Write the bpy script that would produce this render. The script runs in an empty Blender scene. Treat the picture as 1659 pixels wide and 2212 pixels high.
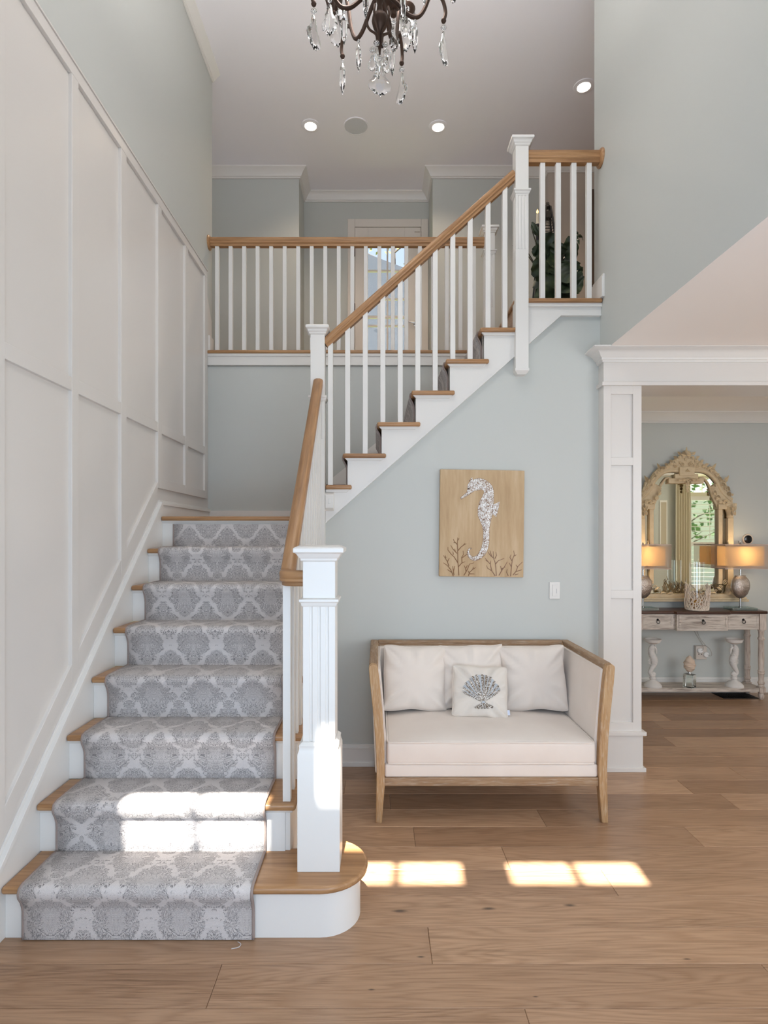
import bpy, bmesh, math, random
from mathutils import Vector, Matrix, noise as mnoise
from math import sin, cos, pi, radians as R

# ------------------------------------------------------------------ camera, world, sun, daylight fill lamps
SC = bpy.context.scene
COL = SC.collection
F, VX, VY, H = 1225.0, 815.0, 1160.0, 1.54          # focal length and principal point in pixels of 1659x2212, eye height

cd = bpy.data.cameras.new('camera'); cam = bpy.data.objects.new('camera', cd); COL.objects.link(cam)
cam.location = (0, 0, H); cam.rotation_euler = (R(90), 0, 0)
cd.sensor_fit = 'VERTICAL'; cd.sensor_height = 36; cd.lens = F / 2212 * 36
cd.shift_x = (829.5 - VX) / 2212; cd.shift_y = (VY - 1106) / 2212
cd.clip_start = .02; cd.clip_end = 200
SC.camera = cam

SC.view_settings.view_transform = 'Standard'; SC.view_settings.look = 'None'
SC.view_settings.exposure = 0.0; SC.view_settings.gamma = 1; SC.view_settings.use_curve_mapping = False
SC.cycles.use_denoising = True
SC.cycles.max_bounces = 10; SC.cycles.diffuse_bounces = 6; SC.cycles.glossy_bounces = 5
SC.cycles.transmission_bounces = 8; SC.cycles.transparent_max_bounces = 12
SC.cycles.sample_clamp_indirect = 6; SC.cycles.caustics_reflective = False; SC.cycles.caustics_refractive = False

w = bpy.data.worlds.new('World'); SC.world = w; w.use_nodes = True
wn, wl = w.node_tree.nodes, w.node_tree.links
tc = wn.new('ShaderNodeTexCoord'); sp = wn.new('ShaderNodeSeparateXYZ'); cr = wn.new('ShaderNodeValToRGB')
wl.new(tc.outputs['Generated'], sp.inputs[0]); wl.new(sp.outputs['Z'], cr.inputs[0])
cr.color_ramp.elements[0].position = 0; cr.color_ramp.elements[0].color = (.93, .95, .96, 1)
cr.color_ramp.elements[1].position = .6; cr.color_ramp.elements[1].color = (.45, .65, 1, 1)
wl.new(cr.outputs[0], wn['Background'].inputs[0]); wn['Background'].inputs[1].default_value = 1.3

def light(name, kind, loc, energy, color, size=None, size_y=None, rot=None, **kw):
    l = bpy.data.lights.new(name, kind); l.energy = energy; l.color = color
    if kind == 'AREA':
        l.shape = 'RECTANGLE'; l.size = size; l.size_y = size_y or size
    elif size is not None: l.shadow_soft_size = size
    for k, v in kw.items(): setattr(l, k, v)
    o = bpy.data.objects.new(name, l); COL.objects.link(o); o.location = loc
    if rot: o.rotation_euler = rot
    return o

SUN_DIR = Vector((.06, 1, -1.88)).normalized()
sun = light('sun', 'SUN', (0, -5, 12), 34, (1, .96, .88)); sun.data.angle = R(.53)
sun.rotation_euler = SUN_DIR.to_track_quat('-Z', 'Y').to_euler()
FACE_IN = (R(90), 0, 0)                                  # added area lamp facing +Y, filling in daylight from behind the viewer
light('door_daylight_fill', 'AREA', (.25, -.18, 1.25), 66, (.64, .80, 1), 2.2, 2.2, FACE_IN)  # added lamp in place of door sky light, the wall behind is solid
light('upper_daylight_fill', 'AREA', (0, -.18, 4.05), 5, (.95, .97, 1), 2.6, 1.7, FACE_IN)  # added lamp in place of upper window light, solid wall behind
light('dining_daylight_fill', 'AREA', (4.0, -.18, 1.6), 68, (.90, .95, 1), 2.4, 2.0, FACE_IN)  # added fill lamp, placed away from the shuttered window
light('side_fill', 'AREA', (7.3, 3.2, 1.6), 80, (1, .93, .86), 2.4, 1.6, (R(90), 0, R(90)))  # added fill lamp for the dining side, no window in that wall
light('hall_fill', 'AREA', (-2.85, 5.6, 4.5), 3, (1, .99, .98), 1.0, 1.6, (R(90), 0, R(-90)))  # added fill lamp for the upper hall, no window behind it

# ------------------------------------------------------------------ helpers
def P(px, py, d):
    return Vector(((px - VX) * d / F, d, H + (VY - py) * d / F))

class MB:
    def __init__(s): s.bm = bmesh.new(); s.uv = s.bm.loops.layers.uv.new('UVMap')
    def box(s, x0, x1, y0, y1, z0, z1):
        v = [s.bm.verts.new((x, y, z)) for z in (z0, z1) for y in (y0, y1) for x in (x0, x1)]
        for f in ((0, 2, 3, 1), (4, 5, 7, 6), (0, 1, 5, 4), (2, 6, 7, 3), (0, 4, 6, 2), (1, 3, 7, 5)):
            s.bm.faces.new([v[i] for i in f])
        return s
    def prism(s, pts, a0, a1, axis='Y'):
        """closed 2D outline extruded along axis; pts are (x,z) for Y, (y,z) for X, (x,y) for Z"""
        mk = {'Y': lambda p, a: (p[0], a, p[1]), 'X': lambda p, a: (a, p[0], p[1]), 'Z': lambda p, a: (p[0], p[1], a)}[axis]
        A = [s.bm.verts.new(mk(p, a0)) for p in pts]; B = [s.bm.verts.new(mk(p, a1)) for p in pts]
        n = len(pts)
        fs = [s.bm.faces.new(A), s.bm.faces.new(B[::-1])]
        for i in range(n): fs.append(s.bm.faces.new((A[i], B[i], B[(i + 1) % n], A[(i + 1) % n])))
        return s
    def loft(s, rings, close=True, cap=True):
        V = [[s.bm.verts.new(p) for p in r] for r in rings]
        n = len(V[0])
        for a, b in zip(V, V[1:]):
            for i in range(n if close else n - 1):
                j = (i + 1) % n
                s.bm.faces.new((a[i], a[j], b[j], b[i]))
        if cap and close:
            s.bm.faces.new(V[0][::-1]); s.bm.faces.new(V[-1])
        return s
    def lathe(s, c, prof, n=24, axis=(0, 0, 1)):
        q = Vector((0, 0, 1)).rotation_difference(Vector(axis))
        rings = []
        for r, z in prof:
            rings.append([Vector(c) + q @ Vector((max(r, 1e-4) * cos(2 * pi * i / n), max(r, 1e-4) * sin(2 * pi * i / n), z)) for i in range(n)])
        return s.loft(rings)
    def sweep(s, prof, path, cap=True, up=Vector((0, 0, 1))):
        """profile (side, up) swept along the path"""
        path = [Vector(p) for p in path]; rings = []
        for i, p in enumerate(path):
            a = path[max(i - 1, 0)]; b = path[min(i + 1, len(path) - 1)]
            t = (b - a).normalized(); side = t.cross(up).normalized(); u = side.cross(t)
            k = 1.0
            if 0 < i < len(path) - 1:
                t1 = (p - a).normalized(); k = 1 / max(.5, t1.dot(t))
            rings.append([p + side * x * k + u * z for x, z in prof])
        V = [[s.bm.verts.new(p) for p in r] for r in rings]; n = len(V[0]); L = 0
        for k in range(len(V) - 1):
            L2 = L + (path[k + 1] - path[k]).length; u = 0
            for i in range(n):
                j = (i + 1) % n; du = math.dist(prof[i], prof[j])
                f = s.bm.faces.new((V[k][i], V[k][j], V[k + 1][j], V[k + 1][i]))
                for l, q in zip(f.loops, ((u, L), (u + du, L), (u + du, L2), (u, L2))): l[s.uv].uv = q
                u += du
            L = L2
        if cap: s.bm.faces.new(V[0][::-1]); s.bm.faces.new(V[-1])
        return s
    def tube(s, path, rad, n=8, cap=True):
        path = [Vector(p) for p in path]; rings = []; last = None
        for i, p in enumerate(path):
            a = path[max(i - 1, 0)]; b = path[min(i + 1, len(path) - 1)]
            t = (b - a).normalized()
            if last is None: last = t.orthogonal().normalized()
            last = (last - t * last.dot(t)).normalized(); o = t.cross(last)
            r = rad[i] if isinstance(rad, (list, tuple)) else rad
            rings.append([p + (last * cos(2 * pi * k / n) + o * sin(2 * pi * k / n)) * r for k in range(n)])
        return s.loft(rings, cap=cap)
    def ball(s, c, r, seg=14, ring=9, sc=(1, 1, 1), rot=None):
        m = Matrix.Translation(Vector(c)) @ (rot.to_matrix().to_4x4() if rot else Matrix()) @ Matrix.Diagonal((r * sc[0], r * sc[1], r * sc[2], 1))
        bmesh.ops.create_uvsphere(s.bm, u_segments=seg, v_segments=ring, radius=1, matrix=m); return s

def catmull(pts, n=6):
    pts = [Vector(p) for p in pts]; out = []
    for i in range(len(pts) - 1):
        p0 = pts[max(i - 1, 0)]; p1 = pts[i]; p2 = pts[i + 1]; p3 = pts[min(i + 2, len(pts) - 1)]
        for k in range(n):
            t = k / n
            out.append(.5 * ((2 * p1) + (p2 - p0) * t + (2 * p0 - 5 * p1 + 4 * p2 - p3) * t * t + (3 * p1 - p0 - 3 * p2 + p3) * t ** 3))
    out.append(pts[-1]); return out

def obj(name, mb, mat, parent=None, bevel=0, seg=2, sharp=35, sub=0):
    bm = mb.bm
    bmesh.ops.recalc_face_normals(bm, faces=bm.faces)
    lim = math.radians(sharp)
    for f in bm.faces: f.smooth = True
    for e in bm.edges:
        if len(e.link_faces) == 2 and e.calc_face_angle(0) > lim: e.smooth = False
    xs = [v.co.x for v in bm.verts]; ys = [v.co.y for v in bm.verts]; zs = [v.co.z for v in bm.verts]
    c = Vector(((min(xs) + max(xs)) / 2, (min(ys) + max(ys)) / 2, min(zs)))
    for v in bm.verts: v.co -= c
    me = bpy.data.meshes.new(name); bm.to_mesh(me); bm.free()
    o = bpy.data.objects.new(name, me); COL.objects.link(o); o.location = c
    for m in (mat if isinstance(mat, (list, tuple)) else [mat]): me.materials.append(m)
    if bevel:
        b = o.modifiers.new('bevel', 'BEVEL'); b.width = bevel; b.segments = seg; b.limit_method = 'ANGLE'; b.angle_limit = R(40)
        b.harden_normals = False
    if sub:
        b = o.modifiers.new('sub', 'SUBSURF'); b.levels = sub; b.render_levels = sub
    if parent is not None: attach(o, parent)
    return o
def attach(o, parent):
    # every mesh is modelled in world space: the parent's inverse keeps it there
    o.parent = parent
    o.matrix_parent_inverse = world_of(parent).inverted()
def world_of(o):
    M = Matrix.Translation(o.location)
    if o.parent is None: return M
    return world_of(o.parent) @ o.matrix_parent_inverse @ M
def thing(name, label, cat, loc, group=None):
    o = bpy.data.objects.new(name, None); COL.objects.link(o); o.location = loc; o.empty_display_size = .1
    return tag(o, label, cat, group)
def tag(o, label, cat, group=None, kind=None):
    o['label'] = label; o['category'] = cat
    if group: o['group'] = group
    if kind: o['kind'] = kind
    return o
def struct(name, mb, mat, **k):
    o = obj(name, mb, mat, **k); o['kind'] = 'structure'; return o
def copy_tree(o, parent=None):
    c = o.copy(); COL.objects.link(c)
    if parent is not None: c.parent = parent
    for ch in [x for x in COL.objects if x.parent == o]: copy_tree(ch, c)
    return c

# ------------------------------------------------------------------ materials
def srgb(r, g, b):
    f = lambda c: (c / 255 / 12.92) if c / 255 <= .04045 else ((c / 255 + .055) / 1.055) ** 2.4
    return (f(r), f(g), f(b), 1)
class N:
    def __init__(s, name):
        s.m = bpy.data.materials.new(name); s.m.use_nodes = True; s.t = s.m.node_tree
        s.b = s.t.nodes['Principled BSDF']; s.o = s.t.nodes['Material Output']
    def n(s, typ, ins=None, **kw):
        x = s.t.nodes.new('ShaderNode' + typ)
        for k, v in kw.items(): setattr(x, k, v)
        for k, v in (ins or {}).items(): s.set(x.inputs[k], v)
        return x
    def set(s, sock, v):
        if isinstance(v, bpy.types.NodeSocket): s.t.links.new(v, sock)
        elif isinstance(v, bpy.types.Node): s.t.links.new(v.outputs[0], sock)
        else: sock.default_value = v
    def math(s, op, a, b=None, c=None):
        x = s.t.nodes.new('ShaderNodeMath'); x.operation = op; s.set(x.inputs[0], a)
        if b is not None: s.set(x.inputs[1], b)
        if c is not None: s.set(x.inputs[2], c)
        return x.outputs[0]
    def ramp(s, fac, stops):
        x = s.t.nodes.new('ShaderNodeValToRGB'); s.set(x.inputs[0], fac); e = x.color_ramp.elements
        while len(e) < len(stops): e.new(.5)
        for k, (p, c) in zip(e, stops): k.position = p; k.color = c if len(c) == 4 else (*c, 1)
        return x.outputs[0]
    def mix(s, f, a, b, mode='MIX'):
        x = s.t.nodes.new('ShaderNodeMix'); x.data_type = 'RGBA'; x.blend_type = mode
        s.set(x.inputs[0], f); s.set(x.inputs[6], a); s.set(x.inputs[7], b); return x.outputs[2]
    def bump(s, h, strength=.2, dist=.01):
        x = s.n('Bump', {'Strength': strength, 'Distance': dist, 'Height': h}); s.set(s.b.inputs['Normal'], x)
    def coord(s, kind='Object', scale=(1, 1, 1), rand=False):
        tc = s.n('TexCoord'); v = tc.outputs[kind]
        if rand:
            oi = s.n('ObjectInfo'); vm = s.n('VectorMath', operation='SCALE'); s.set(vm.inputs[0], (7.3, 3.1, 5.7)); s.set(vm.inputs['Scale'], oi.outputs['Random'])
            va = s.n('VectorMath', operation='ADD'); s.set(va.inputs[0], v); s.set(va.inputs[1], vm.outputs[0]); v = va.outputs[0]
        mp = s.n('Mapping', {'Vector': v, 'Scale': scale}); return mp.outputs[0]
    def p(s, **k):
        for a, v in k.items(): s.set(s.b.inputs[a.replace('_', ' ')], v)
        return s.m

def paint(name, col, rough=.5, bump=.04, bs=250, var=.0):
    s = N(name); c = s.coord('Object')
    nz = s.n('TexNoise', {'Vector': c, 'Scale': bs, 'Detail': 3.0})
    lo = s.n('TexNoise', {'Vector': c, 'Scale': 1.3, 'Detail': 2.0})
    s.bump(nz.outputs[0], bump, .002)
    cc = s.mix(lo.outputs[0], tuple(x * (1 - var) for x in col[:3]) + (1,), tuple(min(1, x * (1 + var)) for x in col[:3]) + (1,))
    return s.p(Base_Color=cc, Roughness=rough)

M = {}
M['wall'] = paint('wall_paint', srgb(194, 197, 193), .55, .05, 180, .01)
M['trim'] = paint('trim_paint', srgb(226, 224, 220), .33, .02, 120, .004)
M['ceil'] = paint('ceiling_paint', srgb(241, 240, 244), .7, .03, 160, .004)
M['ceil2'] = paint('lower_ceiling_paint', srgb(245, 240, 236), .7, .03, 160, .004)
M['wains'] = paint('trim_paint_dimmed', srgb(216, 212, 207), .3, .02, 120, .004)  # same white trim paint, darkened in colour to read as less lit
M['doorwhite'] = paint('door_paint', srgb(226, 219, 211), .4, .02, 120, .01)

def wood(name, dark, mid, light_, rough=.38, grain=(2, 60, 60), bump=.12, axis_scale=1.0, wash=None, kind='Object'):
    s = N(name); c = s.coord(kind, tuple(g * axis_scale for g in grain), True)
    n1 = s.n('TexNoise', {'Vector': c, 'Scale': 1.0, 'Detail': 6.0, 'Roughness': .6, 'Distortion': .6})
    n2 = s.n('TexNoise', {'Vector': s.coord(kind, tuple(g * .2 for g in grain), True), 'Scale': 1.0, 'Detail': 3.0})
    f = s.math('ADD', s.math('MULTIPLY', n1.outputs[0], .65), s.math('MULTIPLY', n2.outputs[0], .35))
    col = s.ramp(f, [(.33, dark), (.5, mid), (.66, light_)])
    if wash:
        n3 = s.n('TexNoise', {'Vector': s.coord('Object', tuple(g * 4 for g in grain), True), 'Scale': 1.0, 'Detail': 4.0})
        k = s.ramp(n3.outputs[0], [(.52, (0, 0, 0, 1)), (.72, (.42, .42, .42, 1))])
        col = s.mix(k, col, wash)
    s.bump(n1.outputs[0], bump, .002)
    return s.p(Base_Color=col, Roughness=rough)
OD, OM, OL = srgb(130, 93, 60), srgb(162, 121, 82), srgb(184, 144, 102)
M['oak_x'] = wood('oak_along_x', OD, OM, OL, .34, (3, 55, 55))
M['oak_y'] = wood('oak_along_y', OD, OM, OL, .34, (55, 3, 55))
M['oak_rail'] = wood('oak_rail', OD, OM, OL, .36, (60, 3, 1), kind='UV')
M['sofa_x'] = wood('weathered_oak_x', srgb(118, 92, 66), srgb(150, 120, 90), srgb(172, 146, 116), .6, (4, 70, 70), .25, wash=srgb(205, 196, 182))
M['sofa_y'] = wood('weathered_oak_y', srgb(118, 92, 66), srgb(150, 120, 90), srgb(172, 146, 116), .6, (70, 4, 70), .25, wash=srgb(205, 196, 182))
M['sofa_z'] = wood('weathered_oak_z', srgb(150, 112, 74), srgb(178, 142, 100), srgb(192, 160, 120), .6, (70, 70, 5), .25, wash=srgb(215, 206, 190))
M['console'] = wood('whitewashed_wood', srgb(128, 114, 104), srgb(206, 194, 182), srgb(226, 217, 206), .6, (6, 50, 50), .3)
M['console_z'] = wood('whitewashed_turned_wood', srgb(134, 118, 106), srgb(200, 184, 172), srgb(220, 208, 196), .6, (60, 60, 8), .3)
M['darktop'] = wood('dark_walnut', srgb(52, 32, 24), srgb(78, 50, 38), srgb(104, 72, 56), .3, (3, 60, 60))

def floor_mat():
    s = N('oak_floorboards'); uv = s.n('TexCoord').outputs['UV']
    at = s.n('Attribute', attribute_name='tone')
    warp = s.n('TexNoise', {'Vector': s.n('Mapping', {'Vector': uv, 'Scale': (.55, 5.5, 1)}).outputs[0], 'Scale': 1.0, 'Detail': 2.0})
    # cathedral grain: rings of a stretched field
    fine = s.n('TexNoise', {'Vector': s.n('Mapping', {'Vector': uv, 'Scale': (5, 160, 1)}).outputs[0], 'Scale': 1.0, 'Detail': 5.0, 'Roughness': .65})
    ringv = s.math('ADD', s.math('MULTIPLY', warp.outputs[0], 24.0), s.math('MULTIPLY', fine.outputs[0], .9))
    ring = s.math('ABSOLUTE', s.math('SUBTRACT', s.math('FRACT', ringv), .5))
    low = s.n('TexNoise', {'Vector': s.n('Mapping', {'Vector': uv, 'Scale': (.9, 9, 1)}).outputs[0], 'Scale': 1.0, 'Detail': 3.0})
    base = s.mix(at.outputs['Fac'], srgb(150, 118, 92), srgb(184, 150, 120))
    g = s.ramp(s.math('ADD', s.math('MULTIPLY', fine.outputs[0], .7), s.math('MULTIPLY', low.outputs[0], .3)), [(.32, (.60, .56, .52, 1)), (.5, (1, 1, 1, 1)), (.68, (1.16, 1.15, 1.14, 1))])
    col = s.mix(1.0, base, g, 'MULTIPLY')
    rm = s.ramp(ring, [(0.0, (.80, .75, .70, 1)), (.32, (1, 1, 1, 1)), (.5, (1.03, 1.03, 1.02, 1))])
    col = s.mix(.8, col, s.mix(1.0, col, rm, 'MULTIPLY'))
    # knots
    pos = s.n('NewGeometry').outputs['Position']; km = None
    for x, y, r in ((.092, 2.335, .020), (.462, 2.352, .020), (.805, 2.372, .018), (.16, 2.08, .010), (1.13, 2.07, .010), (-.02, 1.93, .008), (.53, 1.90, .007)):
        d = s.n('VectorMath', operation='SUBTRACT'); s.set(d.inputs[0], pos); s.set(d.inputs[1], (x, y, 0))
        m = s.n('VectorMath', operation='MULTIPLY'); s.set(m.inputs[0], d.outputs[0]); s.set(m.inputs[1], (.55, 1.7, 0))
        l = s.n('VectorMath', operation='LENGTH'); s.set(l.inputs[0], m.outputs[0])
        wob = s.math('ADD', l.outputs['Value'], s.math('MULTIPLY', s.math('SUBTRACT', fine.outputs[0], .5), r * 1.3))
        k = s.n('MapRange', {'Value': wob, 'From Min': r * .25, 'From Max': r, 'To Min': .85, 'To Max': 0.0}).outputs[0]
        km = k if km is None else s.math('MAXIMUM', km, k)
    col = s.mix(km, col, srgb(58, 44, 36))
    s.bump(fine.outputs[0], .08, .001)
    rg = s.math('ADD', s.math('MULTIPLY', fine.outputs[0], .12), .27)
    return s.p(Base_Color=col, Roughness=rg)
M['floor'] = floor_mat()

def carpet_mat():
    s = N('damask_carpet'); uv = s.n('TexCoord').outputs['UV']; sx = s.n('SeparateXYZ', {'Vector': uv})
    u, v = sx.outputs[0], sx.outputs[1]; a, b = .25, .32
    su = s.math('PINGPONG', u, a / 2)
    # half-drop: columns mirror every a/2 and slip by b/2
    row = s.math('FLOOR', s.math('DIVIDE', u, a / 2))
    F_ = s.math('ADD', s.math('COSINE', s.math('MULTIPLY', u, 2 * pi / a)), s.math('COSINE', s.math('MULTIPLY', v, 2 * pi / b)))
    vv = s.math('PINGPONG', v, b * 4)
    cv = s.n('CombineXYZ', {'X': su, 'Y': vv, 'Z': 0.0})
    n1 = s.n('TexNoise', {'Vector': cv.outputs[0], 'Scale': 21.0, 'Detail': 2.0, 'Roughness': .55, 'Distortion': 2.4})
    line = s.math('ABSOLUTE', s.math('SUBTRACT', s.math('FRACT', s.math('MULTIPLY', n1.outputs[0], 9.0)), .5))
    fib = s.n('TexNoise', {'Vector': uv, 'Scale': 420.0, 'Detail': 2.0})
    line = s.math('ADD', line, s.math('MULTIPLY', s.math('SUBTRACT', fib.outputs[0], .5), .35))
    lm = s.n('MapRange', {'Value': line, 'From Min': .12, 'From Max': .22, 'To Min': 1.0, 'To Max': 0.0}).outputs[0]
    wob = s.n('TexNoise', {'Vector': cv.outputs[0], 'Scale': 22.0, 'Detail': 4.0, 'Roughness': .7})
    fm = s.math('ADD', s.math('ABSOLUTE', F_), s.math('MULTIPLY', s.math('SUBTRACT', wob.outputs[0], .5), 2.6))
    mask = s.n('MapRange', {'Value': fm, 'From Min': .24, 'From Max': .30, 'To Min': 0.0, 'To Max': 1.0}).outputs[0]
    hole = s.n('MapRange', {'Value': fm, 'From Min': 1.5, 'From Max': 1.7, 'To Min': 1.0, 'To Max': .4}).outputs[0]
    lm = s.math('MULTIPLY', s.math('MULTIPLY', lm, mask), hole)
    fill = s.math('MULTIPLY', mask, .2)
    base = s.mix(fib.outputs[0], srgb(196, 190, 188), srgb(226, 221, 219))
    base = s.mix(fill, base, srgb(176, 171, 170))
    col = s.mix(s.math('MULTIPLY', lm, .72), base, srgb(112, 108, 110))
    big = s.n('TexNoise', {'Vector': uv, 'Scale': 60.0, 'Detail': 3.0})
    h = s.math('SUBTRACT', s.math('ADD', s.math('MULTIPLY', fib.outputs[0], .5), s.math('MULTIPLY', big.outputs[0], .5)), s.math('MULTIPLY', lm, .5))
    s.bump(h, .8, .006)
    s.p(Base_Color=col, Roughness=.95)
    s.b.inputs['Sheen Weight'].default_value = .15
    return s.m
M['carpet'] = carpet_mat()
M['binding'] = paint('carpet_binding', srgb(150, 136, 130), .9, .4, 300, .03)

# ------------------------------------------------------------------ floor
def build_floor():
    rnd = random.Random(5); mb = MB(); bm = mb.bm; tone = bm.faces.layers.float.new('tone'); uvl = mb.uv
    X0, X1, y0, W, g = -1.47, 7.4, 1.853, .1935, .0011
    known = {0: [-.56, 1.383], 1: [.199, 2.2], 3: [1.035, -.9], 2: [-1.3, 2.9], 4: [-.95, .617], 5: [.19, 1.627], -1: [.481], -2: [-.4, 1.5], 6: [.9, 2.4], 7: [2.05, 3.0], 8: [-.2, 1.9], 9: [2.35, 3.9], 10: [1.7, 3.4], 12: [2.2, 3.7], 14: [2.3, 3.6], 15: [2.47, 3.2], 17: [3.05, 4.0], 18: [3.4, 4.4]}
    n0 = int(math.floor((-.4 - y0) / W)); n1 = int(math.ceil((5.64 - y0) / W))
    for r in range(n0, n1):
        ya, yb = y0 + r * W, y0 + (r + 1) * W
        js = list(known.get(r, []))
        if not js: js = [rnd.uniform(-1.2, .6)]
        js.sort()
        while js[-1] < X1 - 1.2: js.append(js[-1] + rnd.uniform(1.7, 2.3))
        while js[0] > X0 + 1.9: js.insert(0, js[0] - rnd.uniform(1.7, 2.2))
        xs = [X0] + [j for j in js if X0 < j < X1] + [X1]
        for xa, xb in zip(xs, xs[1:]):
            t = rnd.random(); ox, oy = rnd.uniform(0, 50), rnd.uniform(0, 50)
            a, b, c, d = xa + g, xb - g, ya + g, yb - g; e = .0014
            o = [bm.verts.new(p) for p in ((a - g, c - g, -.004), (b + g, c - g, -.004), (b + g, d + g, -.004), (a - g, d + g, -.004))]
            i = [bm.verts.new(p) for p in ((a + e, c + e, 0), (b - e, c + e, 0), (b - e, d - e, 0), (a + e, d - e, 0))]
            m = [bm.verts.new(p) for p in ((a, c, -.0012), (b, c, -.0012), (b, d, -.0012), (a, d, -.0012))]
            fs = [bm.faces.new(i)]
            for k in range(4):
                fs.append(bm.faces.new((m[k], m[(k + 1) % 4], i[(k + 1) % 4], i[k])))
                fs.append(bm.faces.new((o[k], o[(k + 1) % 4], m[(k + 1) % 4], m[k])))
            for f in fs:
                f[tone] = t
                for l in f.loops: l[uvl].uv = (l.vert.co.x + ox, l.vert.co.y + oy)
    me = bpy.data.meshes.new('floor'); bm.to_mesh(me); bm.free()
    o = bpy.data.objects.new('floor', me); COL.objects.link(o); me.materials.append(M['floor']); o['kind'] = 'structure'
build_floor()
struct('trim_1', MB().box(-1.47, 7.4, -.4, 5.64, -.12, -.0042), paint('subfloor', srgb(40, 28, 20), .9))

# ------------------------------------------------------------------ walls and ceilings
CZ, LZ, FZ = 5.60, 2.77, 3.13        # top ceiling, ground floor ceiling, upper floor
h, t = .2096, .2286                  # riser and run
YW = 3.82
struct('wall_left', MB().box(-1.60, -1.45, -.4, 4.975, -.1, CZ + .001), M['wall'])
mb = MB()                                               # front wall with the daylight openings
def wall_with_holes(mb, x0, x1, z0, z1, ya, yb, holes):
    holes = sorted(holes); xs = x0
    for (a, b, c, d) in holes:
        mb.box(xs, a, ya, yb, z0, z1); mb.box(a, b, ya, yb, z0, c); mb.box(a, b, ya, yb, d, z1); xs = b
    mb.box(xs, x1, ya, yb, z0, z1)
SW = [(-.925 - .297, -.925 + .297, 5.205, 5.520), (-.085 - .297, -.085 + .297, 5.205, 5.520), (.735 - .297, .735 + .297, 5.205, 5.520)]
wall_with_holes(mb, -1.6, 1.62, LZ, CZ, -.262, -.25, SW)
wall_with_holes(mb, -1.6, 7.5, -.1, LZ, -.27, -.25, [(6.27, 7.10, .5, 2.72)])
struct('wall_front', mb, M['wall'])
mb = MB()
for a, b, c, d in SW: mb.box((a + b) / 2 - .018, (a + b) / 2 + .018, -.275, -.245, c, d)
struct('window_3', mb, M['trim'])
struct('wall_right', MB().box(1.50, 1.66, -.27, 3.92, LZ + .002, CZ + .05), M['wall'])
# wall under the upper flight
zl = lambda X: 1.633 + (X + .347) * .8805
struct('wall_stair', MB().prism([(-.37, -.1), (1.50, -.1), (1.50, 3.06), (1.27, 3.06), (-.37, zl(-.37) + .03)], YW, YW + .09), M['wall'])
struct('wall_back', MB().box(-1.45, 1.6, 4.85, 4.95, 1.3, 3.0), M['wall'])
# wall pieces round the cased opening, dining room
struct('wall_dining', MB().box(1.2, 7.5, 5.63, 5.75, -.1, LZ + .3), M['wall'])
struct('wall_far_right', MB().box(7.4, 7.55, -.3, 5.7, -.1, LZ + .3), M['wall'])
struct('wall_opening', MB().box(1.5, 1.70, YW, YW + .15, -.1, LZ).box(1.70, 7.4, YW, YW + .15, 2.56, LZ).box(4.4, 7.4, YW, YW + .15, -.1, 2.56), M['wall'])
struct('wall_closet', MB().box(1.2, 1.5, YW + .15, YW + .2, -.1, LZ), M['wall'])
struct('ceiling_lower', MB().box(1.62, 7.5, -.3, 5.7, LZ, LZ + .12).box(1.2, 1.62, 3.925, 5.7, LZ, LZ + .12).box(1.501, 1.62, -.3, 3.82, LZ, LZ + .003), M['ceil2'])
struct('ceiling', MB().box(-3.1, 4.6, -.27, 7.0, CZ, CZ + .12), M['ceil'])
# upper hall
mb = MB().box(-3.1, -.867, 6.28, 6.9, FZ, CZ).box(.613, 4.6, 6.28, 6.9, FZ, CZ)
mb.box(-.867, -.30, 6.72, 6.86, FZ, CZ).box(.55, .613, 6.72, 6.86, FZ, CZ).box(-.30, .55, 6.72, 6.86, 5.23, CZ)
struct('wall_hall', mb, M['wall'])
struct('wall_hall_left', MB().box(-3.1, -3.0, 4.9, 6.3, FZ, CZ).box(-3.1, -1.6, 4.85, 4.975, 2.9, CZ), M['wall'])
struct('wall_hall_right', MB().box(4.5, 4.6, 3.92, 6.3, FZ, CZ).box(1.66, 4.6, 3.88, 3.915, FZ, CZ), M['wall'])
struct('wall_hall_closet', MB().box(1.86, 4.5, 6.18, 6.279, FZ, CZ), paint('hall_white_shaded', srgb(196, 184, 172), .6))  # white wall in shade, the shade put into this beige colour
struct('trim_2', MB().box(2.27, 2.36, 6.13, 6.18, FZ, 5.3), paint('dark_casing', srgb(92, 76, 64), .5))
mb = MB().box(-3.1, .93, 4.86, 7.0, 2.95, FZ).box(.93, 4.6, 3.95, 7.0, 2.95, FZ).box(.93, 1.499, 3.83, 3.95, 2.95, FZ)
struct('floor_upper', mb, M['oak_x'])

# ------------------------------------------------------------------ trim
T = M['trim']
def crown(path, inward, name, sz=.10, z=CZ):
    # cove crown: profile (out from wall, z)
    pr = [(0, 0), (sz * .95, 0), (sz * .95, -.010), (sz * .82, -.018), (sz * .55, -.040), (sz * .36, -sz * .72), (sz * .28, -sz * .84), (sz * .16, -sz * .86), (sz * .16, -sz), (0, -sz)]
    mb = MB(); rings = []
    pts = [Vector((*p, 0)) for p in path]
    for i, p in enumerate(pts):
        ds = []
        if i > 0: ds.append((p - pts[i - 1]).normalized())
        if i < len(pts) - 1: ds.append((pts[i + 1] - p).normalized())
        ns = [Vector((-d.y, d.x, 0)) * inward for d in ds]
        nrm = sum(ns, Vector()); nrm = nrm / (nrm.length_squared) * (len(ns)) if len(ns) == 2 else ns[0]
        if len(ns) == 2: nrm = (ns[0] + ns[1]) / (1 + ns[0].dot(ns[1]))
        rings.append([Vector((p.x, p.y, z)) + nrm * o + Vector((0, 0, q)) for o, q in pr])
    mb.loft(rings); return struct(name, mb, T)
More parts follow.
